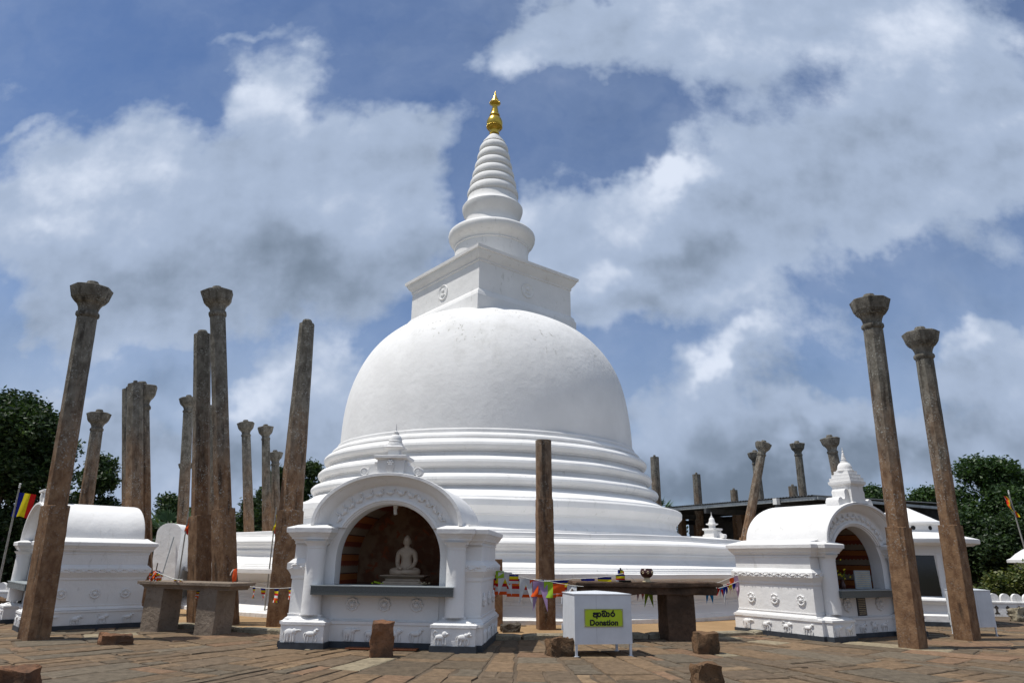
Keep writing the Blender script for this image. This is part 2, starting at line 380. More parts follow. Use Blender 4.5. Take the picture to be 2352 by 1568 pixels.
while thc[-1] < th1: thc.append(thc[-1]+rad(rnd.uniform(2.2, 5.4)))
for ci in range(len(thc)-1):
    a0, a1 = thc[ci]+rad(.03), thc[ci+1]-rad(.03); r = 2.0+rnd.random()
    while r < 24:
        L = rnd.choice((.35, .5, .7, .9, 1.2, 1.7))*rnd.uniform(.8, 1.2)
        sp = 1 if rnd.random() < (.75 if r < 10 else .35) else 2
        for q in range(sp):
            b0 = a0+(a1-a0)*q/sp; b1 = a0+(a1-a0)*(q+1)/sp; g_ = .010/max(r, 3)
            P4 = [(PCX+rr*math.sin(t), PCY-rr*math.cos(t)) for rr, t in ((r+L-.015, b0+g_), (r+L-.015, b1-g_), (r+.01, b1-g_), (r+.01, b0+g_))]
            mx = sum(p[0] for p in P4)/4; my = sum(p[1] for p in P4)/4
            if math.hypot(mx-CX, my-CY) < 14.3 or my < 1 or abs(mx) > 21 or (my > 23 and abs(mx) > 15): continue
            if sp > 1 and rnd.random() < .3:
                L1 = L*rnd.uniform(.35, .65)
            c = rnd.choice(pal) if rnd.random() > .025 else lin(142, 130, 108); k = rnd.uniform(.84, 1.04); slab(P4[::-1][::-1], tuple(x*k for x in c[:3])+(1,), rnd.uniform(-.003, .01))
        r += L
o = struct('stone_paving', mb, 'paving', 0)
# pale worn stones let into the paving
# kerb around the sand
kb = MB(); a = -PI*.95
while a < -PI*.05:
    da = rnd.uniform(.035, .09); b = a+da; ring = []
    rr = [(14.62, .02), (14.62, .075), (14.66, .10), (14.86, .10), (14.9, .07), (14.9, -.03)]
    hz = rnd.uniform(-.02, .02); n = 6; rings = []
    for j in range(n+1):
        t = a+.002+(da-.004)*j/n; e = .02 if j in (0, n) else 0
        rings.append([(CX+(q+rnd.uniform(-.012, .012))*math.cos(t), CY+(q+rnd.uniform(-.012, .012))*math.sin(t), z+(hz-e if z > .03 else 0)) for q, z in rr])
    kb.loft(rings, False, False, False); kb.add(rings[0], [tuple(range(6))]); kb.add(rings[-1], [tuple(range(6))]); a = b
struct('kerb', kb, 'kerb_stone', 30)

# ------------------------------------------------------------------ stupa
st = thing('stupa', 'huge white bell shaped stupa with square harmika and gold pinnacle, rising over the terrace', 'stupa', (CX, CY, 0))
NS = 192
def wob(mb_, amp=.012, sc=.7):
    mb_.v = [tuple(Vector(v)+Vector((noise.noise(Vector(v)*sc), noise.noise(Vector(v)*sc+Vector((9, 0, 0))), noise.noise(Vector(v)*sc+Vector((0, 7, 0)))*.7))*amp*2) for v in mb_.v]; return mb_
tier1 = [(11.93, -.05), (11.93, .13), (11.85, .16), (11.83, .19), (11.78, .20), (11.74, .24), (11.50, .34), (11.38, .42), (11.36, .46), (11.30, .47), (11.28, .52), (11.18, .56), (11.16, .82),
         (11.22, .84), (11.22, .88), (11.18, .90), (11.22, .98), (11.36, 1.06), (11.52, 1.10), (11.80, 1.13), (11.82, 1.15), (11.82, 1.26), (11.78, 1.275)]
tier2 = [(11.40, 1.275), (11.40, 1.30), (11.36, 1.31), (11.35, 1.36), (11.26, 1.37), (11.25, 1.41), (11.10, 1.46), (10.85, 1.56), (10.80, 1.62), (10.80, 1.73), (10.84, 1.74), (10.84, 1.78), (10.80, 1.80), (10.82, 1.86), (10.88, 1.90), (10.9, 1.96), (10.94, 1.99),
         (10.96, 2.03), (10.93, 2.08), (10.85, 2.13), (10.72, 2.17), (10.66, 2.18), (10.66, 2.22), (10.60, 2.23), (10.60, 2.33), (10.55, 2.345)]
wob(MB().lathe(tier1+[(11.3, 1.277)], NS, cap0=False, cap1=False)).build('lower_terrace', 'plaster', st, 19)
wob(MB().lathe(tier2+[(8.0, 2.36)], NS, cap0=False, cap1=False)).build('upper_terrace', 'plaster', st, 19)
drum = [(8.40, 2.33), (8.40, 2.42), (8.32, 2.44), (8.32, 2.50), (8.24, 2.52), (8.16, 2.62), (8.04, 2.70), (8.00, 2.76), (7.98, 2.95), (8.03, 2.97), (8.03, 3.0), (8.10, 3.06), (8.14, 3.12), (8.22, 3.20), (8.24, 3.24), (8.25, 3.42), (8.22, 3.46), (8.18, 3.48),
        (7.98, 3.50), (7.97, 3.53), (7.86, 3.54), (7.85, 3.57), (7.74, 3.59), (7.50, 3.70), (7.34, 3.80), (7.28, 3.85),
        (7.15, 3.86), (7.12, 3.96), (7.20, 3.97), (7.20, 4.0), (7.28, 4.03), (7.33, 4.08), (7.36, 4.15), (7.34, 4.23), (7.27, 4.30), (7.16, 4.35), (7.06, 4.38),
        (6.97, 4.39), (6.92, 4.42), (6.90, 4.56), (6.97, 4.57), (6.97, 4.60), (7.05, 4.63), (7.10, 4.69), (7.13, 4.76), (7.11, 4.84), (7.03, 4.92), (6.93, 4.97), (6.86, 4.99),
        (6.77, 5.0), (6.73, 5.03), (6.71, 5.16), (6.78, 5.17), (6.78, 5.21), (6.86, 5.24), (6.91, 5.30), (6.94, 5.38), (6.92, 5.46), (6.84, 5.54), (6.72, 5.59),
        (6.68, 5.60), (6.67, 5.64), (6.63, 5.66), (6.66, 5.69), (6.64, 5.76), (6.58, 5.82), (6.48, 5.85), (6.46, 5.87), (6.46, 5.98), (6.44, 6.02), (6.38, 6.04)]
wob(MB().lathe(drum, NS, cap0=False, cap1=False), .01).build('ring_mouldings', 'plaster', st, 19)
dome = [(6.355*math.cos(u)**.7, 6.0+6.15*math.sin(u)**.8) for u in np.linspace(0.0, 1.52, 46)]
wob(MB().lathe([(6.36, 6.0)]+dome[1:]+[(.4, 12.16)], NS, cap0=False), .02, .45).build('dome', 'dome_plaster', st, 60)
hk = MB(); hk.X = Matrix.Rotation(-rad(7.6)+rad(1.98)+PI/4, 4, 'Z')
s2 = math.sqrt(2)/2
hs = 3.80*s2
hk.rect(-hs, hs, -hs, hs, [(11.0, .17), (12.12, .17), (12.14, .14), (12.30, .10), (12.40, .02), (12.43, 0), (13.70, 0), (13.72, .035), (13.79, .04), (13.80, .02), (13.86, .06), (13.98, .15), (14.10, .21), (14.15, .22), (14.17, .28), (14.30, .29), (14.33, .24)])
h = wob(hk, .008).build('harmika', 'plaster', st, 30)
for k in range(4):                # sun and moon discs on each face
    d = MB(); d.X = Matrix.Rotation(-rad(7.6)+rad(1.98)+PI/4+k*PI/2, 4, 'Z') @ Matrix.Translation((0, -hs, 13.02)) @ Matrix.Rotation(PI/2, 4, 'X')
    d.lathe([(.36, -.02), (.36, .03), (.33, .05), (.29, .03), (.27, .02)], 28); d.blob((0, .08, .03), (.11, .11, .05)); d.blob((0, -.12, .03), (.16, .07, .04))
    d.build('disc_relief', 'plaster', h, 40)
cyl = [(1.80, 14.2), (1.78, 15.85), (1.82, 15.86), (1.82, 15.92), (1.80, 15.93), (1.82, 16.0), (1.92, 16.12), (2.04, 16.25), (2.10, 16.38), (2.12, 16.52), (2.10, 16.62), (2.02, 16.70), (1.7, 16.76), (1.50, 16.78)]
MB().lathe(cyl, 96).build('drum', 'plaster', st, 40)
spr = [(1.52, 16.75), (1.50, 16.86), (1.40, 17.0), (1.34, 17.15), (1.30, 17.35), (1.31, 17.5), (1.36, 17.62), (1.42, 17.75), (1.47, 17.90), (1.50, 18.02), (1.50, 18.12), (1.46, 18.18), (1.38, 18.26), (1.30, 18.40), (1.25, 18.62), (1.24, 18.70)]
zr = [18.89, 19.46, 19.98, 20.50, 21.02, 21.56]; rr_ = [1.31, 1.20, 1.09, .985, .87, .775]
for i, (z, r) in enumerate(zip(zr, rr_)):
    nz = zr[i+1]-z if i < 5 else .5; b0 = z-.19; b1 = z+nz-.19
    for k in range(9):
        u = k/8; zz = b0+(b1-b0)*u; bul = math.sin(PI*min(1, u*1.05))**.55
        base_r = r-.105-(rr_[i]-(rr_[i+1] if i < 5 else r-.12))*u*.9
        spr.append((base_r+.115*bul, zz))
spr += [(.60, 21.9), (.56, 22.0), (.50, 22.03), (.47, 22.12), (.36, 22.28), (.28, 22.38), (.22, 22.42)]
MB().lathe(spr, 96).build('spire', 'plaster', st, 28)
pin = [(.19, 22.38), (.19, 22.48), (.25, 22.50), (.26, 22.56), (.20, 22.60), (.19, 22.72), (.22, 22.76), (.32, 22.84), (.36, 22.94), (.40, 23.0), (.42, 23.12), (.415, 23.24), (.36, 23.40), (.27, 23.52), (.19, 23.56), (.27, 23.60), (.27, 23.68), (.22, 23.74), (.19, 23.80)]
for i in range(5): z = 23.84+i*.07; r = .19-i*.013; pin += [(r+.012, z), (r-.01, z+.035)]
pin += [(.13, 24.2), (.14, 24.26), (.22, 24.32), (.26, 24.38), (.25, 24.46), (.20, 24.52), (.19, 24.6), (.13, 24.72), (.075, 24.86), (.055, 24.98), (.02, 25.1), (.004, 25.16)]
pn = MB().lathe(pin, 40).build('pinnacle', 'gold', st, 50)
for z, r, n, s_ in ((22.93, .39, 26, .035), (22.86, .35, 24, .03), (24.40, .27, 20, .03)):
    le = MB().lathe([(r-.03, z-.02), (r, z-.012), (r, z+.012), (r-.03, z+.02)], 32)
    for j in range(n):
        t = 2*PI*j/n; le.blob((r*math.cos(t), r*math.sin(t), z), (s_, s_, s_*1.2), 6, 4)
    le.build('leaf_trim', 'gold', pn, 60)

# ------------------------------------------------------------------ shrines
def outer(t, y=0.): return (1.49*math.cos(t), y, 2.2+1.0*math.sin(t))
def inner(t, y=0., r=1.03):
    f = rad(33.6)+t*(112.8/180); return (r*math.cos(f), y, 1.58+r*math.sin(f))
def relief_animal(kind):
    m = MB()
    fl = lambda c, r, rot=None: m.blob((c[0], -.006, c[1]), (r[0], .032, r[1]), 12, 8, rot=rot)
    if kind == 'elephant_relief':
        fl((-.02, .15), (.105, .075)); fl((.07, .175), (.05, .055)); m.tube([(.10, -.02, .19), (.15, -.022, .2), (.20, -.02, .195)], .017, 8, .010)
        m.blob((.055, -.03, .175), (.03, .015, .04), 8, 6)
        for x in (-.09, -.045, .02, .065): m.tube([(x, -.012, .13), (x+.004, -.014, .06), (x, -.012, .005)], .024, 8, .02)
        m.tube([(-.125, -.01, .18), (-.14, -.012, .12), (-.135, -.01, .08)], .008, 6)
    elif kind == 'bull_relief':
        fl((-.02, .13), (.10, .055)); fl((.04, .165), (.045, .04)); fl((.10, .19), (.04, .035)); fl((.125, .165), (.025, .02)); m.tube([(.09, -.012, .21), (.105, -.014, .235), (.095, -.012, .255)], .008, 6)
        for x, k in ((-.10, -.01), (-.06, .015), (.03, -.012), (.07, .02)): m.tube([(x, -.01, .12), (x+k, -.012, .06), (x, -.01, .005)], .017, 8, .013)
        m.tube([(-.11, -.01, .16), (-.14, -.012, .12), (-.13, -.01, .06)], .007, 6)
    elif kind == 'lion_relief':
        fl((-.02, .13), (.09, .05)); fl((.07, .18), (.055, .055)); fl((.115, .185), (.03, .025))
        for x, k in ((-.09, -.015), (-.05, .01), (.04, -.01), (.08, .018)): m.tube([(x, -.01, .12), (x+k, -.012, .06), (x+.01, -.01, .008)], .018, 8, .014)
        m.tube([(-.10, -.01, .15), (-.14, -.012, .19), (-.11, -.014, .235), (-.07, -.01, .23), (-.075, -.01, .2)], .010, 6)
    else:
        fl((-.02, .14), (.10, .045)); fl((.065, .17), (.035, .045)); fl((.10, .21), (.035, .022)); m.tube([(.085, -.01, .225), (.088, -.01, .25)], .008, 6)
        for x, k in ((-.10, -.02), (-.07, .01), (.03, -.005), (.07, .03)): m.tube([(x, -.01, .12), (x+k, -.012, .06), (x+k*.5, -.01, .005)], .014, 8, .011)
        m.tube([(-.115, -.01, .16), (-.14, -.012, .13), (-.14, -.01, .07)], .011, 6)
    return m
RK = ['elephant_relief', 'bull_relief', 'lion_relief', 'horse_relief']
def mb_mesh(m, name, mt, sm=60):
    o = m.build(name, mt, None, sm); me = o.data; bpy.data.objects.remove(o); return me
RM = {k: mb_mesh(relief_animal(k), k, 'plaster') for k in RK}
rm = MB(); rm.X = Matrix.Rotation(PI/2, 4, 'X')
rm.lathe([(.115, 0), (.115, .012), (.105, .03), (.09, .026), (.08, .012), (.045, .012), (.044, .03), (.03, .045), (.01, .05)], 28)
for j in range(8):
    t = 2*PI*j/8; rm.blob((.10*math.cos(t), .10*math.sin(t), .012), (.032, .032, .018), 8, 5); rm.blob((.062*math.cos(t+.39), .062*math.sin(t+.39), .016), (.018, .018, .014), 6, 4)
ROS = mb_mesh(rm, 'rosette', 'plaster')
gm = MB(); gm.blob((-.02, 0, -.02), (.066, .034, .040), 10, 6); gm.blob((-.08, 0, .0), (.034, .022, .034), 8, 5)
gm.tube([(.03, -.006, -.03), (.056, -.012, .0), (.042, -.012, .03), (.057, -.012, .055)], .017, 6, .013); gm.blob((.066, -.010, .06), (.026, .02, .018), 8, 5); gm.tube([(-.02, -.006, -.05), (-.01, -.008, -.08)], .009, 5)
gm.v = [(x, y*1.7, z) for x, y, z in gm.v]; GOOSE = mb_mesh(gm, 'goose_relief', 'plaster')
def inst(name, me, parent, loc, rz, sc=1):
    o = link(bpy.data.objects.new(name, me)); o.parent = parent; o.location = loc; o.rotation_euler = (0, 0, rz); o.scale = (sc,)*3; return o
FOOT = [(-1.9, .19), (-1.8, .19), (-1.8, 0), (-1.0, 0), (-1.0, .34), (1.0, .34), (1.0, 0), (1.8, 0), (1.8, .19), (1.9, .19), (1.9, 2.75), (-1.9, 2.75)]
BODY = [(1.45, .42), (1.45, .36), (1.85, .36), (1.85, 2.65), (-1.85, 2.65), (-1.85, .36), (-1.45, .36), (-1.45, .42)]
CORN = [(1.17, .45), (1.17, .15), (1.59, .15), (1.59, .34), (1.83, .34), (1.83, 2.65), (-1.83, 2.65), (-1.83, .34), (-1.59, .34), (-1.59, .15), (-1.17, .15), (-1.17, .45)]
def vine(path, z0, z1, off, seed=1):
    m = MB(); P = [Vector(p) for p in path]; r2 = random.Random(seed)
    for i in range(len(P)-1):
        d = P[i+1]-P[i]; L = d.length
        if L < .3: continue
        d.normalize(); nr = Vector((d.y, -d.x)); n = int(L/.13); zc = (z0+z1)/2; a = (z1-z0)*.30
        pts = []
        for k in range(n*4+1):
            s_ = L*k/(n*4); q = P[i]+d*s_+nr*off; pts.append((q.x, q.y, zc+a*math.sin(k*PI/4)))
        m.tube(pts, .011, 6)
        for k in range(n):
            q = P[i]+d*(L*(k+.5)/n)+nr*off; zz = zc-(1 if k % 2 else -1)*a*.7
            m.blob((q.x, q.y, zz), (.026, .026, .026), 7, 5); q = P[i]+d*(L*(k+.15)/n)+nr*off; m.blob((q.x, q.y, zc+(1 if k % 2 else -1)*a*.9), (.022, .02, .018), 6, 4)
    return m
def finial_a(root):
    m = MB(); y0, y1 = .18, .72; yc = .45
    m.rect(-.27, .27, y0, y1, [(3.155, 0), (3.46, 0), (3.465, .03), (3.48, .05), (3.49, .06), (3.54, .06), (3.55, .03)])
    for s_ in (-1, 1):
        pr = [(.20, 3.165), (.20, 3.42), (.34, 3.42), (.34, 3.36), (.42, 3.34), (.46, 3.28), (.48, 3.13)]
        P = [(s_*x, .24, z) for x, z in pr]; Q = [(s_*x, .42, z) for x, z in pr]; n = len(pr)
        m.add(P+Q, [tuple(range(n)), tuple(range(2*n-1, n-1, -1))]+[(i, i+n, (i+1) % n+n, (i+1) % n) for i in range(n)])
        m.X = Matrix.Translation((s_*.545, .42, 3.235)) @ Matrix.Rotation(PI/2, 4, 'X')
        m.lathe([(.085, -.0), (.085, .19), (.07, .20), (.06, .185), (.045, .185), (.035, .20), (.012, .20)], 20); m.X = Matrix()
    fb = m.build('finial_base', 'plaster', root, 35)
    m = MB(); m.blob((0, .17, 3.40), (.045, .05, .04)); 
    for j in range(6): t = j*PI/3; m.blob((.045*math.cos(t), .155, 3.40+.04*math.sin(t)), (.028, .035, .024), 8, 5)
    m.rect(-.07, .07, .13, .19, [(3.18, -.03), (3.3, 0), (3.36, .01)]); m.build('crest_ornament', 'plaster', root, 60)
    m = MB(); m.rect(-.11, .11, yc-.11, yc+.11, [(3.53, 0), (3.67, 0), (3.69, .04), (3.72, .09), (3.735, .09), (3.75, .07)])
    m.lathe([(.185, 3.74), (.185, 3.765), (.165, 3.775), (.165, 3.80), (.148, 3.81), (.148, 3.83), (.133, 3.84), (.14, 3.86), (.135, 3.87), (.128, 3.875), (.125, 3.92), (.10, 3.97), (.06, 4.005), (.04, 4.01), (.065, 4.015), (.065, 4.035), (.03, 4.04), (.042, 4.06), (.03, 4.075), (.018, 4.08), (.012, 4.15), (.003, 4.24)], 28, (0, yc))
    m.build('small_stupa', 'plaster', root, 40)
def finial_b(root):
    m = MB(); y0, y1 = .14, .66; yc = .40
    m.rect(-.25, .25, y0, y1, [(3.15, .04), (3.18, .04), (3.2, 0), (3.60, 0), (3.61, .02), (3.63, .02), (3.65, .05), (3.68, .06), (3.73, .06), (3.735, .03), (3.82, .03), (3.825, -.01), (3.91, -.01), (3.915, -.06), (4.0, -.06)])
    m.build('finial_base', 'plaster', root, 35)
    m = MB()
    m.lathe([(.215, 4.0), (.215, 4.02), (.195, 4.03), (.195, 4.045), (.178, 4.05), (.178, 4.08), (.165, 4.14), (.13, 4.20), (.08, 4.235), (.05, 4.24), (.085, 4.245), (.085, 4.265), (.05, 4.275), (.05, 4.30), (.065, 4.31), (.062, 4.33), (.045, 4.335), (.05, 4.36), (.045, 4.38), (.035, 4.385), (.04, 4.41), (.035, 4.43), (.026, 4.435), (.03, 4.46), (.022, 4.475), (.01, 4.48), (.022, 4.51), (.02, 4.53), (.006, 4.55), (.012, 4.57), (.003, 4.63)], 28, (0, yc))
    m.build('small_stupa', 'plaster', root, 40)
    for s_ in (-1, 1):
        m = MB(); pr = [(.25, 3.50), (.31, 3.53), (.38, 3.51), (.415, 3.45), (.40, 3.36), (.42, 3.27), (.50, 3.26), (.57, 3.31), (.65, 3.29), (.70, 3.20), (.68, 3.08), (.60, 3.06), (.45, 3.12), (.25, 3.16)]
        P = [(s_*x, .22, z) for x, z in pr]; Q = [(s_*x, .58, z) for x, z in pr]; n = len(pr)
        m.add(P+Q, [tuple(range(n)), tuple(range(2*n-1, n-1, -1))]+[(i, i+n, (i+1) % n+n, (i+1) % n) for i in range(n)])
        m.build('scroll', 'plaster', root, 40)
def make_shrine(label, loc, yaw, fin='a', detail=True, plaques=False, sheet=False):
    root = thing('image_shrine', label, 'shrine', loc, rad(yaw), 'white arched image shrines around the stupa')
    MB().sweep(FOOT, [(-.05, .025), (.11, .025), (.112, .0), (.13, -.02)], True).build('painted_base', 'dark_paint', root, 20)
    m = MB().sweep(FOOT, [(.09, .0), (.405, 0), (.412, .022), (.46, .022), (.463, 0), (.475, -.02), (.49, -.03)], True)
    m.add([(-1.88, .36, .489), (1.88, .36, .489), (1.88, 2.7, .489), (-1.88, 2.7, .489)], [(0, 1, 2, 3)])
    m.build('plinth', 'plaster', root, 25)
    wp = [(.47, .06), (.475, .055), (.50, .045), (.52, .015), (.555, .0), (.56, .012), (.58, .012), (.583, -.005), (1.20, -.005), (1.202, .012), (1.22, .015), (1.26, .015), (1.27, .02), (1.33, .05), (1.37, .075), (1.375, .085), (1.49, .085), (1.495, .07), (1.56, .01), (1.57, -.012), (1.84, -.012), (1.842, .004), (1.87, .006)]
    bw = MB().sweep(BODY, wp)
    # front plate with the arched opening
    o_, i_ = [], []
    for z in (.47, .95, 1.3, 1.58): o_.append((1.47, z)); i_.append((1.03, z))
    for k in range(1, 9):
        f = rad(33.6)*k/9; o_.append((1.47, 1.58+.62*k/9)); i_.append((1.03*math.cos(f), 1.58+1.03*math.sin(f)))
    for k in range(33):
        t = PI*k/32; p = outer(t); q = inner(t); o_.append((p[0]*.985, p[2]-.015)); i_.append((q[0], q[2]))
    o_ += [(-x, z) for x, z in o_[11::-1]]; i_ += [(-x, z) for x, z in i_[11::-1]]
    n = len(o_); rings = [[(x, .42, z) for x, z in o_], [(x, .42, z) for x, z in i_], [(x, .74, z) for x, z in i_], [(x*1.2, .74, z+.1 if z > 1.6 else z) for x, z in i_]]
    bw.loft(rings, False, False, False)
    bw.box(-1.04, 1.04, .40, .74, .48, 1.07)
    wl = bw.build('wall', 'plaster', root, 16)
    # piers: flared foot, engaged column, cap
    for s_ in (-1, 1):
        m = MB(); x = s_*1.37
        m.rect(x-.35, x+.35, .06, .42, [(.46, 0), (.49, -.01), (.51, -.06), (.53, -.12), (.545, -.14), (.55, -.13), (.575, -.13), (.58, -.15)])
        m.lathe([(.185, .575), (.182, .8), (.178, 1.75), (.178, 1.765), (.188, 1.77), (.188, 1.78), (.182, 1.785), (.19, 1.82), (.23, 1.87), (.25, 1.90)], 28, (x, .25))
        m.build('column', 'plaster', root, 40)
    # cornice with sloped top
    cp = [(1.83, -.02), (1.858, -.02), (1.86, .01), (1.90, .015), (1.905, .03), (1.93, .035), (1.935, .065), (1.965, .07), (1.98, .085), (2.03, .12), (2.05, .125), (2.055, .15), (2.135, .155), (2.15, .145), (2.20, .0), (2.225, -.10), (2.30, -.42)]
    cp2 = [(z, o*.97) for z, o in cp if o > -.3]
    m = MB(); pier_r = [(1.17, .45), (1.17, .15), (1.59, .15), (1.59, .34), (1.83, .34), (1.83, 2.65), (-1.83, 2.65), (-1.83, .34), (-1.59, .34), (-1.59, .15), (-1.17, .15), (-1.17, .45)]
    m.sweep(pier_r, cp[:15])
    for s_ in (-1, 1):
        x0, x1 = (1.17, 1.59) if s_ > 0 else (-1.59, -1.17)
        m.add([(x0, .15, 2.2), (x1, .15, 2.2), (x1, .5, 2.235), (x0, .5, 2.235)], [(0, 1, 2, 3)])
        a = s_*1.83; b = s_*1.44
        m.add([(a, .34, 2.2), (a, 2.65, 2.2), (b, 2.65, 2.27), (b, .34, 2.27)], [(0, 1, 2, 3) if s_ > 0 else (3, 2, 1, 0)])
        m.add([(a, .34, 2.2), (b, .34, 2.27), (b, .34, 2.15), (a, .34, 2.15)], [(0, 1, 2, 3) if s_ > 0 else (3, 2, 1, 0)])
    m.add([(-1.83, 2.65, 2.2), (1.83, 2.65, 2.2), (1.5, 2.5, 2.26), (-1.5, 2.5, 2.26)], [(0, 1, 2, 3)])
    m.add([(-1.83, .45, 1.84), (-1.17, .45, 1.84), (-1.17, .15, 1.84), (-1.59, .15, 1.84), (-1.59, .34, 1.84), (-1.83, .34, 1.84)], [tuple(range(6))])
    m.add([(1.83, .45, 1.84), (1.17, .45, 1.84), (1.17, .15, 1.84), (1.59, .15, 1.84), (1.59, .34, 1.84), (1.83, .34, 1.84)], [tuple(range(6))])
    m.build('cornice', 'plaster', root, 16)
    # vault and its rear gable
    m = MB(); ts = [PI*k/40 for k in range(41)]
    rings = [[outer(t, y) for t in ts] for y in (.14, .2, .8, 1.4, 2.0, 2.5, 2.55)]
    rings[-1] = [(x*.985, y, z-.01) for x, y, z in rings[-1]]
    m.loft(rings, False, False, False); m.add(rings[-1], [tuple(range(41))]); m.build('vault_roof', 'plaster', root, 50)
    # archivolt
    m = MB(); KP = [(0, .14), (.0, .115), (.012, .10), (.10, .10), (.115, .115), (.12, .145), (.15, .155), (.155, .18), (.2, .20), (.29, .27), (.36, .35), (.37, .37), (.39, .375), (.395, .385), (.80, .385), (.805, .345), (.84, .325), (.88, .32), (.90, .345), (.94, .35), (.95, .375), (.985, .38), (1.0, .395), (1.0, .45)]
    rings = []
    for k, y in KP:
        rg = []
        for t in ts:
            a = Vector(outer(t)); b = Vector(inner(t)); p = a.lerp(b, k); rg.append((p.x, y, p.z))
        rings.append(rg)
    m.loft(rings, False, False, False); ar = m.build('archivolt', 'plaster', root, 40)
    if detail:
        for j in range(13):
            t = PI*(.085+.83*j/12); a = Vector(outer(t)); b = Vector(inner(t)); c = a.lerp(b, .6); up = (a-b).normalized(); ri = Vector((up.z, 0, -up.x))
            o = link(bpy.data.objects.new('goose_relief', GOOSE)); o.parent = ar
            o.matrix_local = Matrix.Translation((c.x, .380, c.z)) @ Matrix(((ri.x, 0, up.x), (0, 1, 0), (ri.z, 0, up.z))).to_4x4()
        vine(BODY[2:6], 1.385, 1.485, .088).build('vine_frieze', 'plaster', wl, 60)
        for s_ in (-1, 1):
            vine([(s_*1.85-.0, .36), (s_*1.45, .36)][::1 if s_ > 0 else 1] if s_ < 0 else [(1.45, .36), (1.85, .36)], 1.385, 1.485, .088).build('vine_frieze', 'plaster', wl, 60)
    # sill
    MB().rect(-1.32, 1.37, .0, .72, [(.935, 0), (1.085, 0), (1.09, .0)]).build('sill', 'granite', root, 0)
    MB().rect(-1.32, 1.37, .0, .72, [(1.09, .012), (1.105, .012)]).build('sill_edge', 'grey_steel', root, 0)
    # painted interior
    fr = [PI*k/24 for k in range(25)]
    prof = [(1.2, 1.07)]+[(1.2*math.cos(t), 1.55+1.2*math.sin(t)) for t in fr]+[(-1.2, 1.07)]
    m = MB().loft([[(x, .74, z) for x, z in prof], [(x, 2.42, z) for x, z in prof]], False, False, False)
    iv = m.build('painted_vault', 'mural', root, 50)
    MB().add([(x, 2.42, z) for x, z in prof], [tuple(range(len(prof)))]).build('back_wall_mural', 'back_mural', iv, 0)
    MB().add([(-1.2, .7, 1.085), (1.2, .7, 1.085), (1.2, 2.42, 1.085), (-1.2, 2.42, 1.085)], [(0, 1, 2, 3)]).build('shelf_floor', 'granite', root, 0)
    (finial_a if fin == 'a' else finial_b)(root)
    for x in (-.62, 0, .62) if not plaques else (-.62, .66): inst('rosette', ROS, root, (x, .395, .76), 0, 1.0 if not plaques else 1.35)
    if detail:
        for y in (.72, 1.48, 2.2):
            inst('rosette', ROS, root, (1.85, y, .86), PI/2); inst('rosette', ROS, root, (-1.85, y, .86), -PI/2)
        k = 0
        for x, y in ((-1.62, 0), (-1.22, 0), (-.62, .34), (-.2, .34), (.25, .34), (.66, .34), (1.18, 0), (1.6, 0)):
            kd = RK[(0, 3, 0, 1, 2, 3, 2, 1)[k]]; inst(kd, RM[kd], root, (x, y, .125), 0, 1.0); k += 1
        for k, y in enumerate((.55, 1.15, 1.75, 2.35)):
            kd = RK[k]; inst(kd, RM[kd], root, (1.9, y, .125), PI/2, 1.0); kd = RK[3-k]; inst(kd, RM[kd], root, (-1.9, y, .125), -PI/2, 1.0)
    return root
a = Vector((-4.183, 13.616)); yawm = -5.4; u_ = Vector((math.cos(rad(yawm)), math.sin(rad(yawm))))
om = a+u_*1.8
SH1 = make_shrine('white arched shrine with a seated figure inside, in front of the stupa', (om.x, om.y, 0), yawm)
SH2 = make_shrine('white arched shrine with stepped finial and text plaque, right of the stupa', (8.42, 16.6, 0), 30, 'b', plaques=True); SH2.scale = (.95, .95, .94)
SH3 = make_shrine('white arched shrine seen from its long side behind the leaning pillar', (-11.48, 16.9, 0), -47); SH3.scale = (.85, .88, .87)
# lamp under the arch of the main shrine
lp = MB().rect(-.04, .04, .75, .83, [(2.56, 0), (2.61, 0)]).build('lamp_base', 'lamp_white', SH1, 0)
MB().tube([(0, .78, 2.57), (0, .76, 2.53), (.01, .74, 2.48), (.02, .73, 2.44)], .035, 12).build('lamp_bulb', 'lamp_white', lp, 60)
# text plaques on the right shrine
def text(body, size, parent, loc, rot, mt, name='lettering', off=0, ext=.001, align='CENTER'):
    c = bpy.data.curves.new(name, 'FONT'); c.body = body; c.size = size; c.offset = 0; c.bevel_depth = off; c.bevel_resolution = 0; c.extrude = ext; c.align_x = align; c.space_character = 1.06; c.materials.append(M[mt])
    tmp = link(bpy.data.objects.new('tmp', c)); bpy.context.view_layer.update()
    me = bpy.data.meshes.new_from_object(tmp.evaluated_get(bpy.context.evaluated_depsgraph_get())); bpy.data.objects.remove(tmp)
    o = link(bpy.data.objects.new(name, me)); o.parent = parent; o.location = loc; o.rotation_euler = rot; return o
pq = MB().rect(-.25, .07, .37, .398, [(.50, 0), (.92, 0)]).build('text_plaque', 'plaque', SH2, 0)
ln = MB()
r2 = random.Random(3)
for i in range(9):
    z = .88-i*.042; x = -.225
    while x < .04:
        L = r2.uniform(.012, .035); ln.box(x, min(x+L, .045), .3655, .3685, z-.009, z+.004); x += L+.009
    ln.build('text_line', 'cream', pq, 0); ln = MB()
sb = thing('notice_board', 'grey notice board of small text propped on the shrine sill', 'notice', (8.42, 16.6, 0), rad(30)); sb.scale = (.95, .95, .94)
MB().rect(-.18, .45, .40, .425, [(1.115, 0), (1.55, 0)]).build('board', 'grey_steel', sb, 0)
ln = MB()
for i in range(8):
    z = 1.50-i*.046; x = -.14
    while x < .40:
        L = r2.uniform(.015, .05); ln.box(x, min(x+L, .41), .3955, .3985, z-.009, z+.005); x += L+.012
    ln.build('text_line', 'cream', sb, 0); ln = MB()
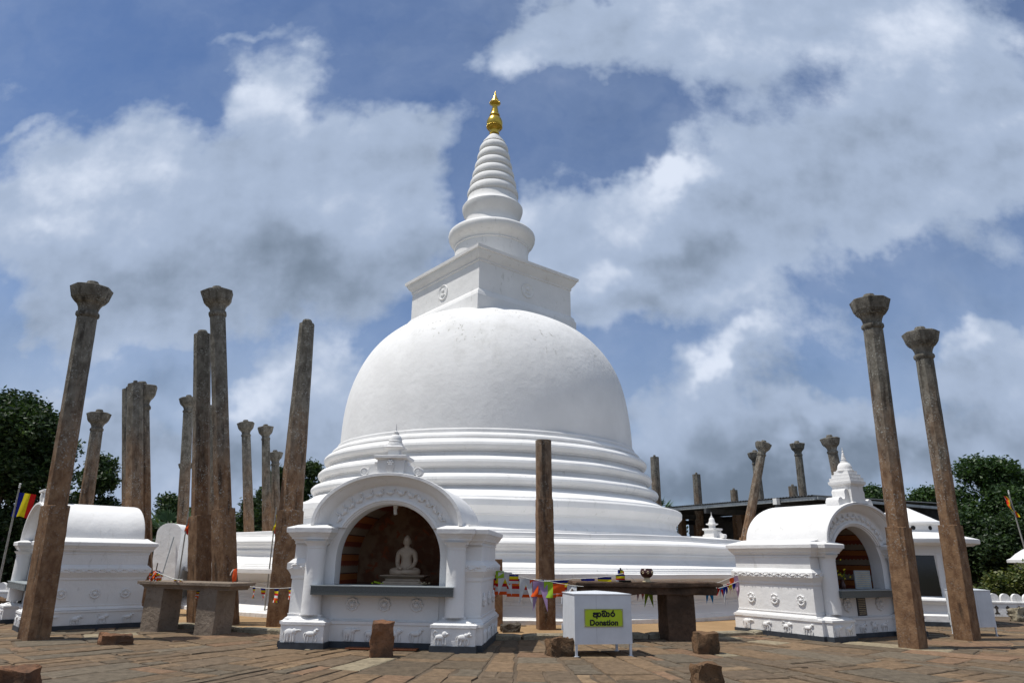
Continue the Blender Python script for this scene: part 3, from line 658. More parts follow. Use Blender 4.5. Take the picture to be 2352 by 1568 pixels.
fl = thing('flower_offering', 'yellow flowers in a dark vase on the right shrine sill', 'flowers', (8.42-.52*math.cos(rad(30))-.48*.5, 16.6-.52*.5+.48*.86, 1.045))
MB().lathe([(.05, 0), (.07, .08), (.04, .16), (.05, .2)], 14).build('vase', 'clay', fl, 50)
m = MB(); r2 = random.Random(8)
for i in range(26):
    v = Vector((r2.gauss(0, .07), r2.gauss(0, .07), .22+abs(r2.gauss(.05, .12)))); c = lin(205, 190, 40) if i % 2 else lin(90, 110, 30)
    s_ = .02; m.add([v+Vector((-s_, 0, -s_)), v+Vector((s_, s_, 0)), v+Vector((s_, 0, s_)), v+Vector((-s_, -s_, s_))], [(0, 1, 2, 3)], c)
m.build('blossoms', 'cloth', fl, 0)

# far shrines seen only partly
vc = thing('vaulted_chamber', 'narrow white round topped chamber with a leaning pole, behind the long shrine', 'chamber', (at(376, 1300, 22.5).x, 22.5, 0), rad(-12))
m = MB(); ap = [(.44, -.1)]+[(.44*math.cos(t), 2.28+.30*math.sin(t)) for t in np.linspace(0, PI, 17)]+[(-.44, -.1)]
m.loft([[(x, 0, z) for x, z in ap], [(x-.9, 2.2, z) for x, z in ap]], False, False, False); m.add([(x, 0, z) for x, z in ap], [tuple(range(len(ap)))[::-1]])
m.build('wall', 'plaster', vc, 40)
lpole = thing('leaning_pole', 'thin pole leaning against the narrow round topped white chamber', 'pole', (at(368, 1330, 22.2).x, 22.2, 0))
MB().tube([(-.1, -.05, 0), (.12, .2, 2.15)], .018, 8).build('rod', 'grey_steel', lpole, 60)
SH5 = make_shrine('distant white shrine whose finial shows above the terrace under the roof', (8.75, 29.6, -.55), 125, 'a', False); SH5.scale = (.88, .88, .98)

# ------------------------------------------------------------------ seated statue in main shrine
def skin_body(name, verts, edges, rads, mt, parent, sub=2):
    me = bpy.data.meshes.new(name); me.from_pydata(verts, edges, []); me.materials.append(M[mt]); o = link(bpy.data.objects.new(name, me)); o.parent = parent
    md = o.modifiers.new('skin', 'SKIN'); md.use_smooth_shade = True
    for i, r in enumerate(rads): me.skin_vertices[0].data[i].radius = r if isinstance(r, tuple) else (r, r)
    me.skin_vertices[0].data[0].use_root = True
    s_ = o.modifiers.new('sub', 'SUBSURF'); s_.levels = sub; s_.render_levels = sub
    return o
y_ = 1.45; cx_ = .12
Pm = SH1.matrix_world
off = Matrix.Translation((om.x, om.y, 0)) @ Matrix.Rotation(rad(yawm), 4, 'Z') @ Vector((cx_, y_, 1.09))
bd = thing('seated_statue', 'cream stone statue of a cross legged seated figure inside the front shrine', 'statue', off, rad(yawm))
ped = MB(); ped.rect(-.40, .40, -.28, .28, [(0, .03), (.04, .03), (.05, 0), (.09, -.01), (.12, -.05), (.17, -.05), (.21, .0), (.24, .04), (.26, .05), (.28, .03)]); ped.v = [(x*1.02, y, z*.66) for x, y, z in ped.v]; ped.build('pedestal', 'marble', bd, 40)
V = [(0, .02, .38), (0, .02, .50), (0, .015, .62), (0, .01, .72), (0, 0, .78), (0, -.01, .83), (0, -.015, .89), (0, -.01, .935), (0, 0, .965),
     (.12, .01, .70), (.165, .02, .66), (.185, .03, .53), (.15, -.06, .42), (.05, -.15, .39), (-.12, .01, .70), (-.165, .02, .66), (-.185, .03, .53), (-.15, -.06, .42), (-.05, -.15, .39),
     (.11, 0, .35), (.29, -.08, .335), (.10, -.20, .335), (-.06, -.20, .34), (-.11, 0, .35), (-.29, -.08, .335), (-.10, -.17, .325), (.06, -.17, .325)]
Ed = [(0, 1), (1, 2), (2, 3), (3, 4), (4, 5), (5, 6), (6, 7), (7, 8), (3, 9), (9, 10), (10, 11), (11, 12), (12, 13), (3, 14), (14, 15), (15, 16), (16, 17), (17, 18), (0, 19), (19, 20), (20, 21), (21, 22), (0, 23), (23, 24), (24, 25), (25, 26)]
Rd = [.13, (.115, .095), (.135, .09), .115, .048, .058, .068, .058, .03, .075, .066, .052, .044, .036, .075, .066, .052, .044, .036, .09, .078, .055, .04, .09, .078, .055, .04]
BX = Matrix.Diagonal((1.04, 1.0, 1.10, 1)) @ Matrix.Translation((0, 0, -.115))
V = [tuple(BX @ Vector(v)) for v in V]
bod = skin_body('body', V, Ed, Rd, 'marble', bd)
hd = MB(); hd.X = BX; hd.blob((0, -.008, .885), (.078, .082, .098), 20, 14); hd.blob((0, .005, .975), (.036, .038, .022), 12, 8)
for s_ in (-1, 1): hd.blob((s_*.078, .005, .87), (.009, .018, .038), 8, 6); hd.blob((s_*.030, -.084, .893), (.014, .008, .004), 8, 5)
hd.blob((0, -.092, .872), (.010, .014, .022), 8, 6); hd.blob((0, -.085, .842), (.020, .007, .005), 8, 5); hd.build('head', 'marble', bd, 60)
for s_ in (-1, 1):                # small flower heaps
    m = MB(); r2 = random.Random(4+s_)
    for i in range(10): m.blob((s_*.5+r2.gauss(0, .06), -.3+r2.gauss(0, .04), .02+abs(r2.gauss(0, .015))), (.022, .022, .018), 6, 4)
    fo = m.build('flower_offering', 'cream' if s_ > 0 else 'sign_yellow', None, 60); fo.location = off; fo.rotation_euler = (0, 0, rad(yawm))
    tag(fo, 'small heap of pale blossoms on the sill right of the seated statue' if s_ > 0 else 'small heap of yellow blossoms on the sill left of the seated statue', 'flowers')

# ------------------------------------------------------------------ stone pillars
def pillar(label, base, top, cap=True, seed=0, sqh=2.55, wb=.47, wt=.37, cs=.94, yaw=0, stub=True, group=None):
    """base, top: 3-D points of the foot and the very top"""
    base = Vector(base); top = Vector(top); ax = (top-base); H = ax.length; ax.normalize()
    root = thing('stone_pillar', label, 'pillar', base, 0, group or 'old stone pillars standing around the stupa')
    root.rotation_mode = 'QUATERNION'; root.rotation_quaternion = Vector((0, 0, 1)).rotation_difference(ax) @ Matrix.Rotation(rad(yaw), 3, 'Z').to_quaternion()
    ch = .94*cs if cap else .0; Hs = H-ch-(.10 if stub and not cap else 0)
    r2 = random.Random(seed); off = Vector((r2.uniform(0, 99), r2.uniform(0, 99), 0)); rings = []; N = 32; nz = 58
    zs = sorted([-.35+(Hs+.35)*i/nz for i in range(nz+1)]+[sqh-.006, sqh+.006])
    for i, z in enumerate(zs):
        k = max(0, (z-sqh)/(Hs-sqh)); sq = z < sqh
        wd = wb*(1-.05*z/sqh) if sq else wb*.93+(wt-wb*.93)*k
        ring = []
        for j in range(N):
            a = 2*PI*j/N; c, s_ = math.cos(a), math.sin(a)
            rs = 1/max(abs(c), abs(s_)); ro = 1/max(abs(c), abs(s_), (abs(c)+abs(s_))/math.sqrt(2))
            r = wd/2*(min(rs, 1.385) if sq else ro)
            v = Vector((r*c, r*s_, z)); nn = noise.fractal((v*3.2+off)*1.0, .7, 2.2, 4)
            r *= 1+nn*.014; edge = noise.noise(v*7+off); 
            if sq and rs > 1.3: r -= max(0, edge)*.02
            ring.append((r*c+noise.noise(Vector((0, 0, z*.6))+off)*.006, r*s_, z))
        rings.append(ring)
    s0 = MB().loft(rings).build('shaft', 'old_stone', root, 38)
    if cap:
        c_ = cs; pr = [(.185, 0), (.20, .01), (.225, .04), (.235, .07), (.235, .12), (.222, .15), (.198, .16), (.198, .20), (.21, .26), (.235, .32), (.27, .37), (.30, .385), (.30, .41), (.325, .415), (.335, .45), (.35, .455), (.352, .48), (.365, .485), (.39, .60), (.425, .735), (.425, .75), (.38, .775), (.26, .80), (.15, .805)]
        rings = []
        for r, z in pr:
            ring = []
            for j in range(32):
                a = 2*PI*j/32; c, s_ = math.cos(a), math.sin(a); ro = 1/max(abs(c), abs(s_), (abs(c)+abs(s_))/math.sqrt(2)); ro = .1+.9*ro
                v = Vector((r*c, r*s_, z*2)); q = r*ro*c_*(1+noise.fractal(v*5+off, .7, 2.2, 3)*.022)
                ring.append((q*c, q*s_, Hs+z*c_+noise.noise(v*6+off)*.004))
            rings.append(ring)
        cp = MB().loft(rings).build('capital', 'capital_stone', root, 28)
        m = MB()                     # carved dentils round the capital
        for j in range(24):
            a = 2*PI*(j+.5)/24; m.X = Matrix.Translation((0, 0, Hs)) @ Matrix.Rotation(a, 4, 'Z') @ Matrix.Translation((.372*c_, 0, .60*c_)) @ Matrix.Rotation(rad(15), 4, 'Y'); m.box(-.02, .014, -.022, .022, -.045, .05)
        m.build('carved_band', 'capital_stone', cp, 0)
    zt = H-.09-(.02 if cap else 0)
    if stub: MB().lathe([(.15*cs, zt-.09), (.145*cs, zt+.05), (.12*cs, zt+.10)], 9, ph=.3).build('tenon', 'capital_stone', root, 0)
    return root
def pil(label, bx, by, tx, ty, **kw):
    b = gnd(bx, by); n = Vector((b.x, b.y, 0)).normalized(); d = ray(tx, ty)
    t = (b-Vector((0, 0, EYE))).dot(n)/d.dot(n); return pillar(label, b, Vector((0, 0, EYE))+d*t, **kw)
pil('tall capital topped stone pillar leaning right in front of the long shrine, far left', 77, 1467, 214, 647, seed=1, yaw=58, wb=.42, wt=.37)
pil('tall capital topped pillar standing behind the moulded altar table', 520, 1437, 498, 658, seed=2, yaw=63, wb=.43, wt=.38, sqh=2.75)
pil('tall bare topped pillar just left of the capital topped one behind the altar', 457, 1432, 465, 760, cap=False, seed=3, yaw=53, wb=.43, wt=.40, sqh=2.6)
pil('bare topped reddish pillar leaning right beside the front shrine', 645, 1440, 706, 736, cap=False, seed=4, yaw=5, wb=.58, wt=.37, sqh=2.7)
pil('short square bare pillar standing before the middle of the stupa', 1254, 1448, 1248, 1011, cap=False, seed=5, yaw=9, wb=.41, wt=.38, sqh=3.05, stub=False)
pil('nearer of the two leaning capital topped pillars right of the shrine', 2098, 1487, 1995, 676, seed=6, yaw=37, wb=.41, wt=.38, sqh=2.35)
pil('farther of the two leaning capital topped pillars, beside the right white box', 2223, 1468, 2112, 751, seed=7, yaw=33, wb=.41, wt=.37, sqh=2.5)
pil('capital topped pillar behind the back corner of the long shrine', 331, 1412, 326, 876, seed=8, yaw=20, wb=.44, wt=.37, cs=.95)
pil('dark stump of a pillar right behind the front shrine', 1141, 1440, 1141, 1290, cap=False, seed=9, wb=.30, wt=.3, sqh=1.6, stub=False)
def farp(label, x, ytop, wpx, real, cap, seed, lean=(0, 0), sqh=2.6):
    d = ray(x, ytop); fw = d.y*math.cos(PITCH)+d.z*math.sin(PITCH); t = real*FPX/wpx/fw; p = Vector((0, 0, EYE))+d*t
    return pillar(label, (p.x+lean[0], p.y+lean[1], 0), p, cap=cap, seed=seed, sqh=sqh, yaw=seed*13, wt=.37*real/.78 if cap else real, wb=.46*real/(.78 if cap else .39), cs=.88*real/.78)
farp('slim capital topped pillar in front of the dark trees at left', 229, 940, 49, .78, True, 11, (.35, 0))
farp('bare pillar leftmost of the close trio above the long shrine', 294, 888, 23, .37, False, 12, (1.4, 0))
farp('thick bare pillar in the middle of the trio above the long shrine', 311, 875, 31, .40, False, 13, (1.1, 0))
farp('pale capital topped pillar left of the tall bare pillar', 434, 907, 40, .78, True, 14, (.9, 0))
farp('pillar glimpsed between the two tallest pillars behind the altar', 484, 930, 37, .78, True, 15, (.6, 0))
farp('lower pillar whose capital peeps left of the tallest one', 500, 962, 35, .78, True, 16, (.6, 0))
farp('distant low pillar capital half hidden behind the pale pillar', 427, 1058, 31, .78, True, 17, (.7, 0))
farp('upright capital topped pillar left of a close pair behind the terrace', 564, 964, 38, .78, True, 18, (1.25, 0))
farp('capital topped pillar, front one of a close pair by the reddish pillar', 610, 974, 36, .78, True, 19, (1.05, 0))
farp('capital topped pillar, lower back one of the pair by the reddish pillar', 632, 1033, 34, .78, True, 20, (.9, 0))
farp('bare pillar rising just right of the stupa mouldings', 1503, 1045, 18, .41, False, 21)
farp('bare pillar rising through the middle of the shelter roof', 1599, 1085, 16.5, .41, False, 22)
farp('shortest bare pillar top above the shelter roof', 1685, 1121, 16, .40, False, 23)
farp('capital topped pillar leaning right in front of the shelter', 1755, 1011, 36, .66, True, 24, (-1.85, 0))
farp('capital topped pillar partly behind the leaning one at the shelter', 1733, 1033, 33, .86, True, 25, (.15, 0))
farp('upright capital topped pillar above the right end of the shelter roof', 1830, 1012, 34, .86, True, 26)
farp('low bare pillar top beside the upright capital topped one', 1820, 1112, 17.7, .42, False, 27)
farp('capital topped pillar behind the stepped finial of the right shrine', 1904, 998, 42, .78, True, 28, (.5, 0))

# ------------------------------------------------------------------ altar tables
def rough_block(m, x0, x1, y0, y1, z0, z1, amp=.02, seed=0, nx=8, taper=0):
    bmm = bmesh.new(); bmesh.ops.create_cube(bmm, size=1)
    bmesh.ops.subdivide_edges(bmm, edges=bmm.edges[:], cuts=nx, use_grid_fill=True)
    off = Vector((seed*7.3, seed*3.1, 0)); vs = []
    for v in bmm.verts:
        tz = v.co.z+.5; k = 1-taper*tz
        p = Vector(((x0+x1)/2+v.co.x*(x1-x0)*k, (y0+y1)/2+v.co.y*(y1-y0)*k, z0+tz*(z1-z0)))
        nn = Vector((noise.fractal(p*3+off, .8, 2, 4), noise.fractal(p*3+off+Vector((5, 5, 5)), .8, 2, 4), noise.fractal(p*3+off+Vector((9, 1, 4)), .8, 2, 4)))
        ln_ = max(abs(v.co.x), 0)+abs(v.co.y)+abs(v.co.z)
        p += nn*amp*1.5
        if ln_ > 1.2: c = Vector(((x0+x1)/2, (y0+y1)/2, (z0+z1)/2)); p += (c-p)*.05*(ln_-1.0)
        vs.append(p)
    fs = [tuple(v.index for v in f.verts) for f in bmm.faces]; m.add(vs, fs); bmm.free(); return m
t1 = thing('altar_table', 'grey stone altar table with moulded edge on two thick block legs', 'stone table', (-8.3, 16.22, 0), rad(-20))
m = MB().rect(-.02, 2.56, .0, .80, [(.90, -.10), (.925, -.10), (.93, -.085), (.96, -.07), (.965, -.05), (.985, -.03), (.99, 0), (1.045, 0), (1.05, -.006)])
wob(m, .004, 3).build('tabletop', 'dressed_stone', t1, 30)
for x in (.16, 1.66): rough_block(MB(), x, x+.50, .10, .68, -.05, .92, .006, 3+x, 6, -.0).build('leg', 'dressed_stone', t1, 30)
t2 = thing('altar_table', 'rough dark brown stone slab altar carrying a painted pot', 'stone table', (1.40, 15.2, 0), rad(8))
rough_block(MB(), 0, 3.28, 0, 1.0, 1.08, 1.17, .012, 5, 12).build('tabletop', 'dark_slab', t2, 35)
rough_block(MB(), .12, 3.16, .08, .92, .93, 1.09, .035, 6, 12).build('underside', 'dark_slab', t2, 35)
for x in (.25, 2.02): rough_block(MB(), x, x+.62, .12, .72, -.05, .96, .008, 7+x, 6).build('leg', 'dark_slab', t2, 30)

# ------------------------------------------------------------------ donation boxes
def don_box(label, loc, yaw, sign=True):
    r = thing('donation_box', label, 'donation box', loc, rad(yaw), None)
    m = MB(); m.box(0, 1.06, 0, .80, .20, 1.03); m.add([(0-.012, -.012, 1.032), (1.072, -.012, 1.032), (1.072, .812, 1.032), (-.012, .812, 1.032), (.53, .4, 1.075)], [(0, 1, 4), (1, 2, 4), (2, 3, 4), (3, 0, 4), (3, 2, 1, 0)])
    m.box(-.012, 1.072, -.012, .812, 1.022, 1.031); m.build('cabinet', 'white_metal', r, 0)
    for x in (0.01, 1.01):
        for y in (.01, .75):
            m = MB(); m.box(x, x+.04, y, y+.04, .006, .2); m.box(x-.02, x+.06, y-.02, y+.06, 0, .008); m.build('leg', 'white_metal', r, 0)
    for z in (.42, .88): MB().tube([(-.015, .79, z-.06), (-.015, .79, z+.06)], .012, 8).build('hinge', 'white_metal', r, 60)
    sm = MB(); sm.box(.40, .403, -.0015, .0, .22, 1.0); sm.build('seam', 'grey_steel', r, 0)
    if sign:
        s_ = MB().box(.185, .885, -.012, -.004, .49, .775).build('sign', 'sign_yellow', r, 0)
        f = MB()
        for x0, x1, z0, z1 in ((.178, .892, .770, .782), (.178, .892, .484, .496), (.178, .190, .4965, .7695), (.880, .892, .4965, .7695)): f.box(x0, x1, -.018, -.003, z0, z1)
        f.build('frame', mat_frame, s_, 0)
        for x in (.200, .870):
            for z in (.508, .758): MB().tube([(x, -.012, z), (x, -.022, z)], .006, 8).build('bolt', 'grey_steel', s_, 60)
        text('Donation', .131, s_, (.535, -.0165, .512), (PI/2, 0, 0), 'black_paint', off=.0056)
        k = .335/1060/1.0; ox, oz = .535-.38, .62
        X = lambda x, y: (.185+.70*(x-130)/2040, .775-.285*(y-180)/930)
        m = MB()
        SW = 36*.70/2040
        strokes = [[(585,405),(615,380),(660,375),(715,395),(755,440),(775,500)], [(700,445),(640,450),(595,485),(582,520),(600,560),(650,582),(720,582),(790,575)], [(770,375),(770,520),(770,670)],
                   [(855,380),(805,378),(790,395),(830,430),(842,470),(820,520),(800,545),(855,565)], [(895,372),(935,375),(968,410),(976,470),(965,530),(935,562),(895,560)],
                   [(1050,305),(1095,278),(1170,270),(1240,290),(1290,350),(1303,430),(1300,510),(1270,555),(1225,560),(1188,530),(1185,455)], [(1188,530),(1145,560),(1095,550),(1063,500),(1065,430),(1105,382),(1180,372)],
                   [(1358,372),(1400,375),(1432,410),(1440,470),(1430,530),(1400,562),(1365,555)],
                   [(1635+100*math.cos(t), 462+92*math.sin(t)) for t in np.linspace(0, 2*PI, 19)], [(1575,385),(1625,330),(1655,290),(1668,255)]]
        y0 = -.0165
        for sidx, sk in enumerate(strokes):
            P = [Vector(X(*q)) for q in sk]
            for i, p in enumerate(P):
                yy = y0-.0002*(i % 2)-.0004*(sidx % 3); m.add([(p.x+SW*math.cos(2*PI*j/12), yy, p.y+SW*math.sin(2*PI*j/12)) for j in range(12)], [tuple(range(12))])
                if i:
                    d = (p-P[i-1]).normalized(); nr = Vector((-d.y, d.x))*SW; yy = y0-.0012-.0002*(i % 2)-.0004*(sidx % 3)
                    m.add([(P[i-1].x-nr.x, yy, P[i-1].y-nr.y), (p.x-nr.x, yy, p.y-nr.y), (p.x+nr.x, yy, p.y+nr.y), (P[i-1].x+nr.x, yy, P[i-1].y+nr.y)], [(0, 1, 2, 3)])
        m.build('lettering', 'black_paint', s_, 0)
    return r
mat_frame = plain('sign_frame', (.38, .36, .14, 1), .4, 8, .2, 0)
don_box('white metal box on legs with a yellow green Donation sign', (1.17, 12.98, 0), 11)
don_box('unsigned white metal box on legs behind the farthest right leaning pillar', (11.0, 17.43, 0), 13, False).scale = (.66, .8, 1.0)

# ------------------------------------------------------------------ loose stones, pot, mats
def rock(name, label, cat, loc, size, mt, seed, rz=0, tilt=0, amp=.04):
    o = rough_block(MB(), -size[0]/2, size[0]/2, -size[1]/2, size[1]/2, -.04, size[2], amp, seed, 9, .06).build(name, mt, None, 30)
    o.location = loc; o.rotation_euler = (tilt, tilt*.4, rz); return tag(o, label, cat, 'loose old stones lying on the paving')
def at_g(x, y): p = gnd(x, y); return (p.x, p.y, 0)
rock('stone_block', 'upright reddish stone block standing before the front shrine', 'stone', at_g(875, 1507), (.38, .30, .56), 'red_rock', 1, .25, .02, .03)
rock('stone_block', 'flat reddish stone slab lying right of the left leaning pillar', 'stone', at_g(265, 1478), (.52, .42, .17), 'red_rock', 2, .5, .02)
rock('stone_block', 'brown stone block cut by the lower left corner of the view', 'stone', at_g(15, 1590), (.56, .40, .26), 'red_rock', 3, .1)
rock('stone_block', 'rounded brown stone beside the left leg of the donation box', 'stone', at_g(1284, 1504), (.42, .34, .30), 'brown_rock', 4, .2, .04, .05)
rock('stone_block', 'squarish dark stone block in front of the slab altar leg', 'stone', at_g(1622, 1499), (.42, .34, .36), 'brown_rock', 5, .1, .02, .03)
rock('stone_block', 'brown stone with broken top nearest the camera at the bottom edge', 'stone', at_g(1626, 1594), (.34, .30, .36), 'brown_rock', 6, .2, .03, .04)
rock('boulder', 'small dark rounded boulder on the sand right of the front shrine', 'stone', at_g(1170, 1454), (.42, .34, .20), 'grey_rock', 7, .3, .0, .05)
rock('stone_block', 'broken pale brown stone by the low wall at far right', 'stone', at_g(2340, 1425), (.42, .32, .34), 'kerb_stone', 8, .3, .0, .06)
rock('stone_block', 'brown stone in front of the low wall at far left', 'stone', at_g(14, 1396), (.62, .5, .30), 'brown_rock', 9, .3, .0, .06)
dm = MB().box(-.66, .66, -.14, .14, 0.012, .03); o = dm.build('doormat', 'mat_red', None, 0); p = gnd(878, 1491); o.location = p; o.rotation_euler = (0, 0, rad(-5)); tag(o, 'rust red mat on the paving before the front shrine', 'mat')
# pot on the dark altar
pp = at(1483, 1333, 15.55)
def on_t2(x, y): return Matrix.Translation((1.40, 15.2, 0)) @ Matrix.Rotation(rad(8), 4, 'Z') @ Vector((x, y, 1.175))
pt = thing('incense_pot', 'dark red glazed pot painted with white flowers on the slab altar', 'pot', on_t2(1.68, .35))
MB().lathe([(.10, 0), (.10, .008), (.075, .03), (.06, .07), (.065, .085)], 24).build('foot', 'cream', pt, 50)
MB().lathe([(.06, .08), (.10, .105), (.135, .15), (.145, .20), (.13, .245), (.115, .26), (.118, .275), (.10, .275), (.10, .25), (.12, .2)], 28, cap0=False, cap1=False).build('bowl', 'clay', pt, 50)
m = MB()
for a_ in (-2.35, -1.57, -.8):
    for j in range(6):
        t = j*PI/3; q = .018; m.blob((.144*math.cos(a_)+q*math.cos(t)*-math.sin(a_), .144*math.sin(a_)+q*math.cos(t)*math.cos(a_), .195+q*1.4*math.sin(t)), (.010, .010, .010), 6, 4)
m.build('painted_flowers', 'cream', pt, 60)
m = MB(); m.lathe([(.13, 0), (.14, .03), (.12, .03), (.11, .01)], 20); tr = m.build('tray', 'black_paint', None, 50); tr.location = on_t2(1.15, .25); tag(tr, 'small flat black dish on the slab altar left of the pot', 'dish')

# ------------------------------------------------------------------ flags and bunting
BL, YE, RE, WH, OR = lin(25, 35, 120, .9), lin(225, 205, 30, .8), lin(200, 35, 30, .8), lin(225, 225, 225, .8), lin(240, 95, 35, .8)
PK, GN, CY_, PU = lin(215, 175, 195, .8), lin(165, 205, 60, .8), lin(30, 130, 185, .8), lin(180, 150, 190, .8)
def flag(parent, p, w, h_, d, kind='stripes', col=None, seed=0, name='flag', sway=0.):
    """hangs from the cord at p, along unit plan direction d"""
    m = MB(); r2 = random.Random(seed); d = Vector((d[0], d[1], 0)).normalized(); nrm = Vector((-d.y, d.x, 0)); nx, nz = 8, 12
    ph = r2.uniform(0, 6); am = r2.uniform(.008, .03)
    def P(i, j):
        u = (i/nx-.5)*w; v = j/nz; q = am*math.sin(ph+u*9/max(w, .1)*.3+v*4)*(.3+v)
        lo_ = h_ if kind != 'fork' else h_*(1-.75*(1-abs(i/nx-.5)*2)**1.0)
        return Vector(p)+d*(u*(1-.25*v*(kind == 'taper'))+sway*v*v)+nrm*(q+.02*v)-Vector((0, 0, v*lo_))
    for i in range(nx):
        for j in range(nz):
            v = (j+.5)/nz
            if kind in ('stripes', 'taper'):
                k = int(v*6); c = [BL, YE, RE, WH, OR][k] if k < 5 else [WH, OR, RE, YE, BL][min(4, int(i/nx*5))]
            elif kind == 'band': c = [BL, YE, RE, WH, OR][min(4, int(v*5))]
            else: c = col
            m.add([P(i, j+1), P(i+1, j+1), P(i+1, j), P(i, j)], [(0, 1, 2, 3)], c)
    return m.build(name, 'cloth', parent, 60)
def bunting(label, pts, flags, sag=.08, r=.006):
    root = thing('bunting', label, 'bunting', pts[0]); P = []
    pts = [Vector(p) for p in pts]
    for i in range(len(pts)-1):
        for k in range(13):
            t = k/12; q = pts[i].lerp(pts[i+1], t); q.z -= sag*4*t*(1-t); P.append(q-pts[0])
    MB().tube(P, r, 6).build('cord', 'cord', root, 60)
    n = len(P)-1
    for (s_, w, h_, kind, col, sd) in flags:
        f = s_*n; i = min(n-1, int(f)); q = P[i].lerp(P[i+1], f-i); dd = P[i+1]-P[i]
        flag(root, q-Vector((0, 0, .005)), w, h_, (dd.x, dd.y), kind, col, sd)
    return root
# left string, altar to front shrine
pa = at(574, 1346, 15.7); pb = at(676, 1348, 14.6)
bunting('string of small striped flags from the moulded altar to the front shrine', [pa, pb], [(.10, .10, .22, 'stripes', None, 1), (.32, .15, .24, 'taper', None, 2), (.62, .17, .27, 'stripes', None, 3), (.92, .14, .22, 'taper', None, 4)], .03)
pa = at(360, 1320, 15.9); pb = at(470, 1352, 15.9)
bunting('twisted white cord with knotted flags drooping over the moulded altar', [at(345, 1328, 16.1), at(357, 1312, 16.1), at(398, 1328, 15.9), at(420, 1331, 15.7)], [(.45, .08, .05, 'stripes', None, 9), (.75, .10, .05, 'band', None, 10), (.92, .10, .04, 'band', None, 11)], .005, .009)
sm_ = at(455, 1354, 16.4); bunting('single small striped flag on a cord seen under the moulded altar', [sm_-Vector((.35, 0, 0)), sm_+Vector((.5, -.2, 0))], [(.5, .16, .17, 'stripes', None, 12)], .0)
# bundled flags on a stick, left altar
q0 = at(355, 1331, 16.15); bs = thing('flag_bundle', 'stick wrapped with crumpled striped flags on the moulded altar', 'flags', q0)
MB().tube([(0, 0, -.02), (.0, 0, .2), (.01, 0, .36)], .012, 8).build('stick', 'brown_column', bs, 60)
for k in range(9): flag(bs, (-.10+.025*k+.03*math.sin(k*3), .02*math.cos(k*5), .20-.012*abs(k-4)), .09, .18, (math.cos(k*.9), math.sin(k*.9)), 'stripes' if k % 3 else 'x', OR, 20+k)
q0 = at(537, 1334, 15.45); ob = thing('cloth_bag', 'small orange cloth bag tied with white string on the moulded altar', 'bag', q0)
m = MB().blob((0, 0, .12), (.055, .04, .13), 14, 10, 3, .35); m.build('pouch', 'orange_cloth', ob, 60)
MB().tube([(0, 0, .24), (-.04, -.02, .23), (-.07, -.02, .17), (-.085, -.02, .12)], .010, 6).build('string', 'cord', ob, 60)
# right strings behind the donation box
A = at(1133, 1311, 15.8); B = at(1229, 1330, 15.7); C = at(1316, 1328, 15.95); D_ = at(1432, 1316, 15.75)
bunting('long string of five coloured striped flags from the front shrine to the slab altar', [at(1134, 1316, 15.9), B+Vector((0, .15, 0)), C, D_],
        [(.05+.104*i, .30, .40-.012*i, 'band', None, 31+i) for i in range(9)]+[(.98, .2, .2, 'band', None, 48)], .03)
F2 = [('fork', WH, .42, .48), ('solid', OR, .28, .36), ('fork', PU, .42, .62), ('solid', GN, .27, .38), ('solid', OR, .34, .30), ('fork', WH, .3, .4)]
P2 = [at(1134, 1304, 15.4), at(1175, 1316, 15.3), at(1225, 1330, 15.25), at(1262, 1334, 15.2), at(1340, 1346, 15.15)]
bunting('lower string of plain orange, white, lilac and green forked flags by the front shrine', P2,
        [(.08, .19, .15, 'solid', GN, 51), (.15, .30, .46, 'fork', WH, 52), (.28, .2, .22, 'band', None, 53), (.41, .27, .52, 'fork', WH, 54), (.52, .18, .33, 'solid', OR, 55), (.61, .31, .60, 'fork', PU, 56), (.73, .19, .32, 'solid', GN, 57), (.83, .25, .20, 'solid', OR, 58), (.92, .2, .22, 'fork', WH, 59)], .015)
P3 = [at(1448, 1322, 16.1), at(1480, 1354, 16.2), at(1530, 1362, 16.3), at(1600, 1358, 16.4), at(1660, 1344, 16.6), at(1694, 1325, 16.8)]
bunting('string of faded blue, green, red and pink forked flags hanging under the slab altar', P3,
        [(.13, .16, .3, 'fork', PK, 60), (.17, .07, .16, 'solid', OR, 61), (.24, .20, .34, 'fork', GN, 62), (.35, .12, .24, 'fork', CY_, 63), (.40, .12, .34, 'fork', PK, 64), (.70, .19, .30, 'fork', CY_, 65), (.775, .16, .20, 'fork', RE, 66), (.79, .12, .30, 'fork', CY_, 69), (.84, .06, .46, 'fork', WH, 67), (.885, .13, .18, 'fork', RE, 68), (.93, .10, .3, 'fork', PK, 70), (.97, .10, .42, 'fork', WH, 77)], .02)
P4 = [at(1655, 1345, 16.2), at(1694, 1330, 16.5)]
bunting('short string of orange, blue and yellow flags tied to the right shrine', [at(1640, 1340, 16.2), at(1696, 1318, 16.6)], [(.72, .12, .16, 'solid', OR, 71), (.90, .13, .14, 'solid', PK, 72)], .01)
bunting('second short string of blue and yellow flags tied to the right shrine', [at(1650, 1350, 16.1), at(1696, 1334, 16.5)], [(.35, .12, .17, 'fork', BL, 73), (.6, .12, .17, 'fork', YE, 74), (.78, .10, .12, 'solid', BL, 75), (.95, .10, .36, 'fork', PK, 76)], .01)
q0 = at(1437, 1334, 15.6); bs = thing('flag_bundle', 'stick wound with blue and yellow flags at the left of the slab altar', 'flags', on_t2(1.15, .55))
MB().tube([(0, 0, -.01), (.0, 0, .28)], .018, 8).build('stick', 'black_paint', bs, 60)
for k, c in enumerate((BL, YE, BL, RE, BL, YE, WH)): flag(bs, (.05*math.sin(k*2.4), .03*math.cos(k*2), .24-.015*k), .11, .17, (math.cos(k*.8), math.sin(k*.8)), 'x', c, 80+k)
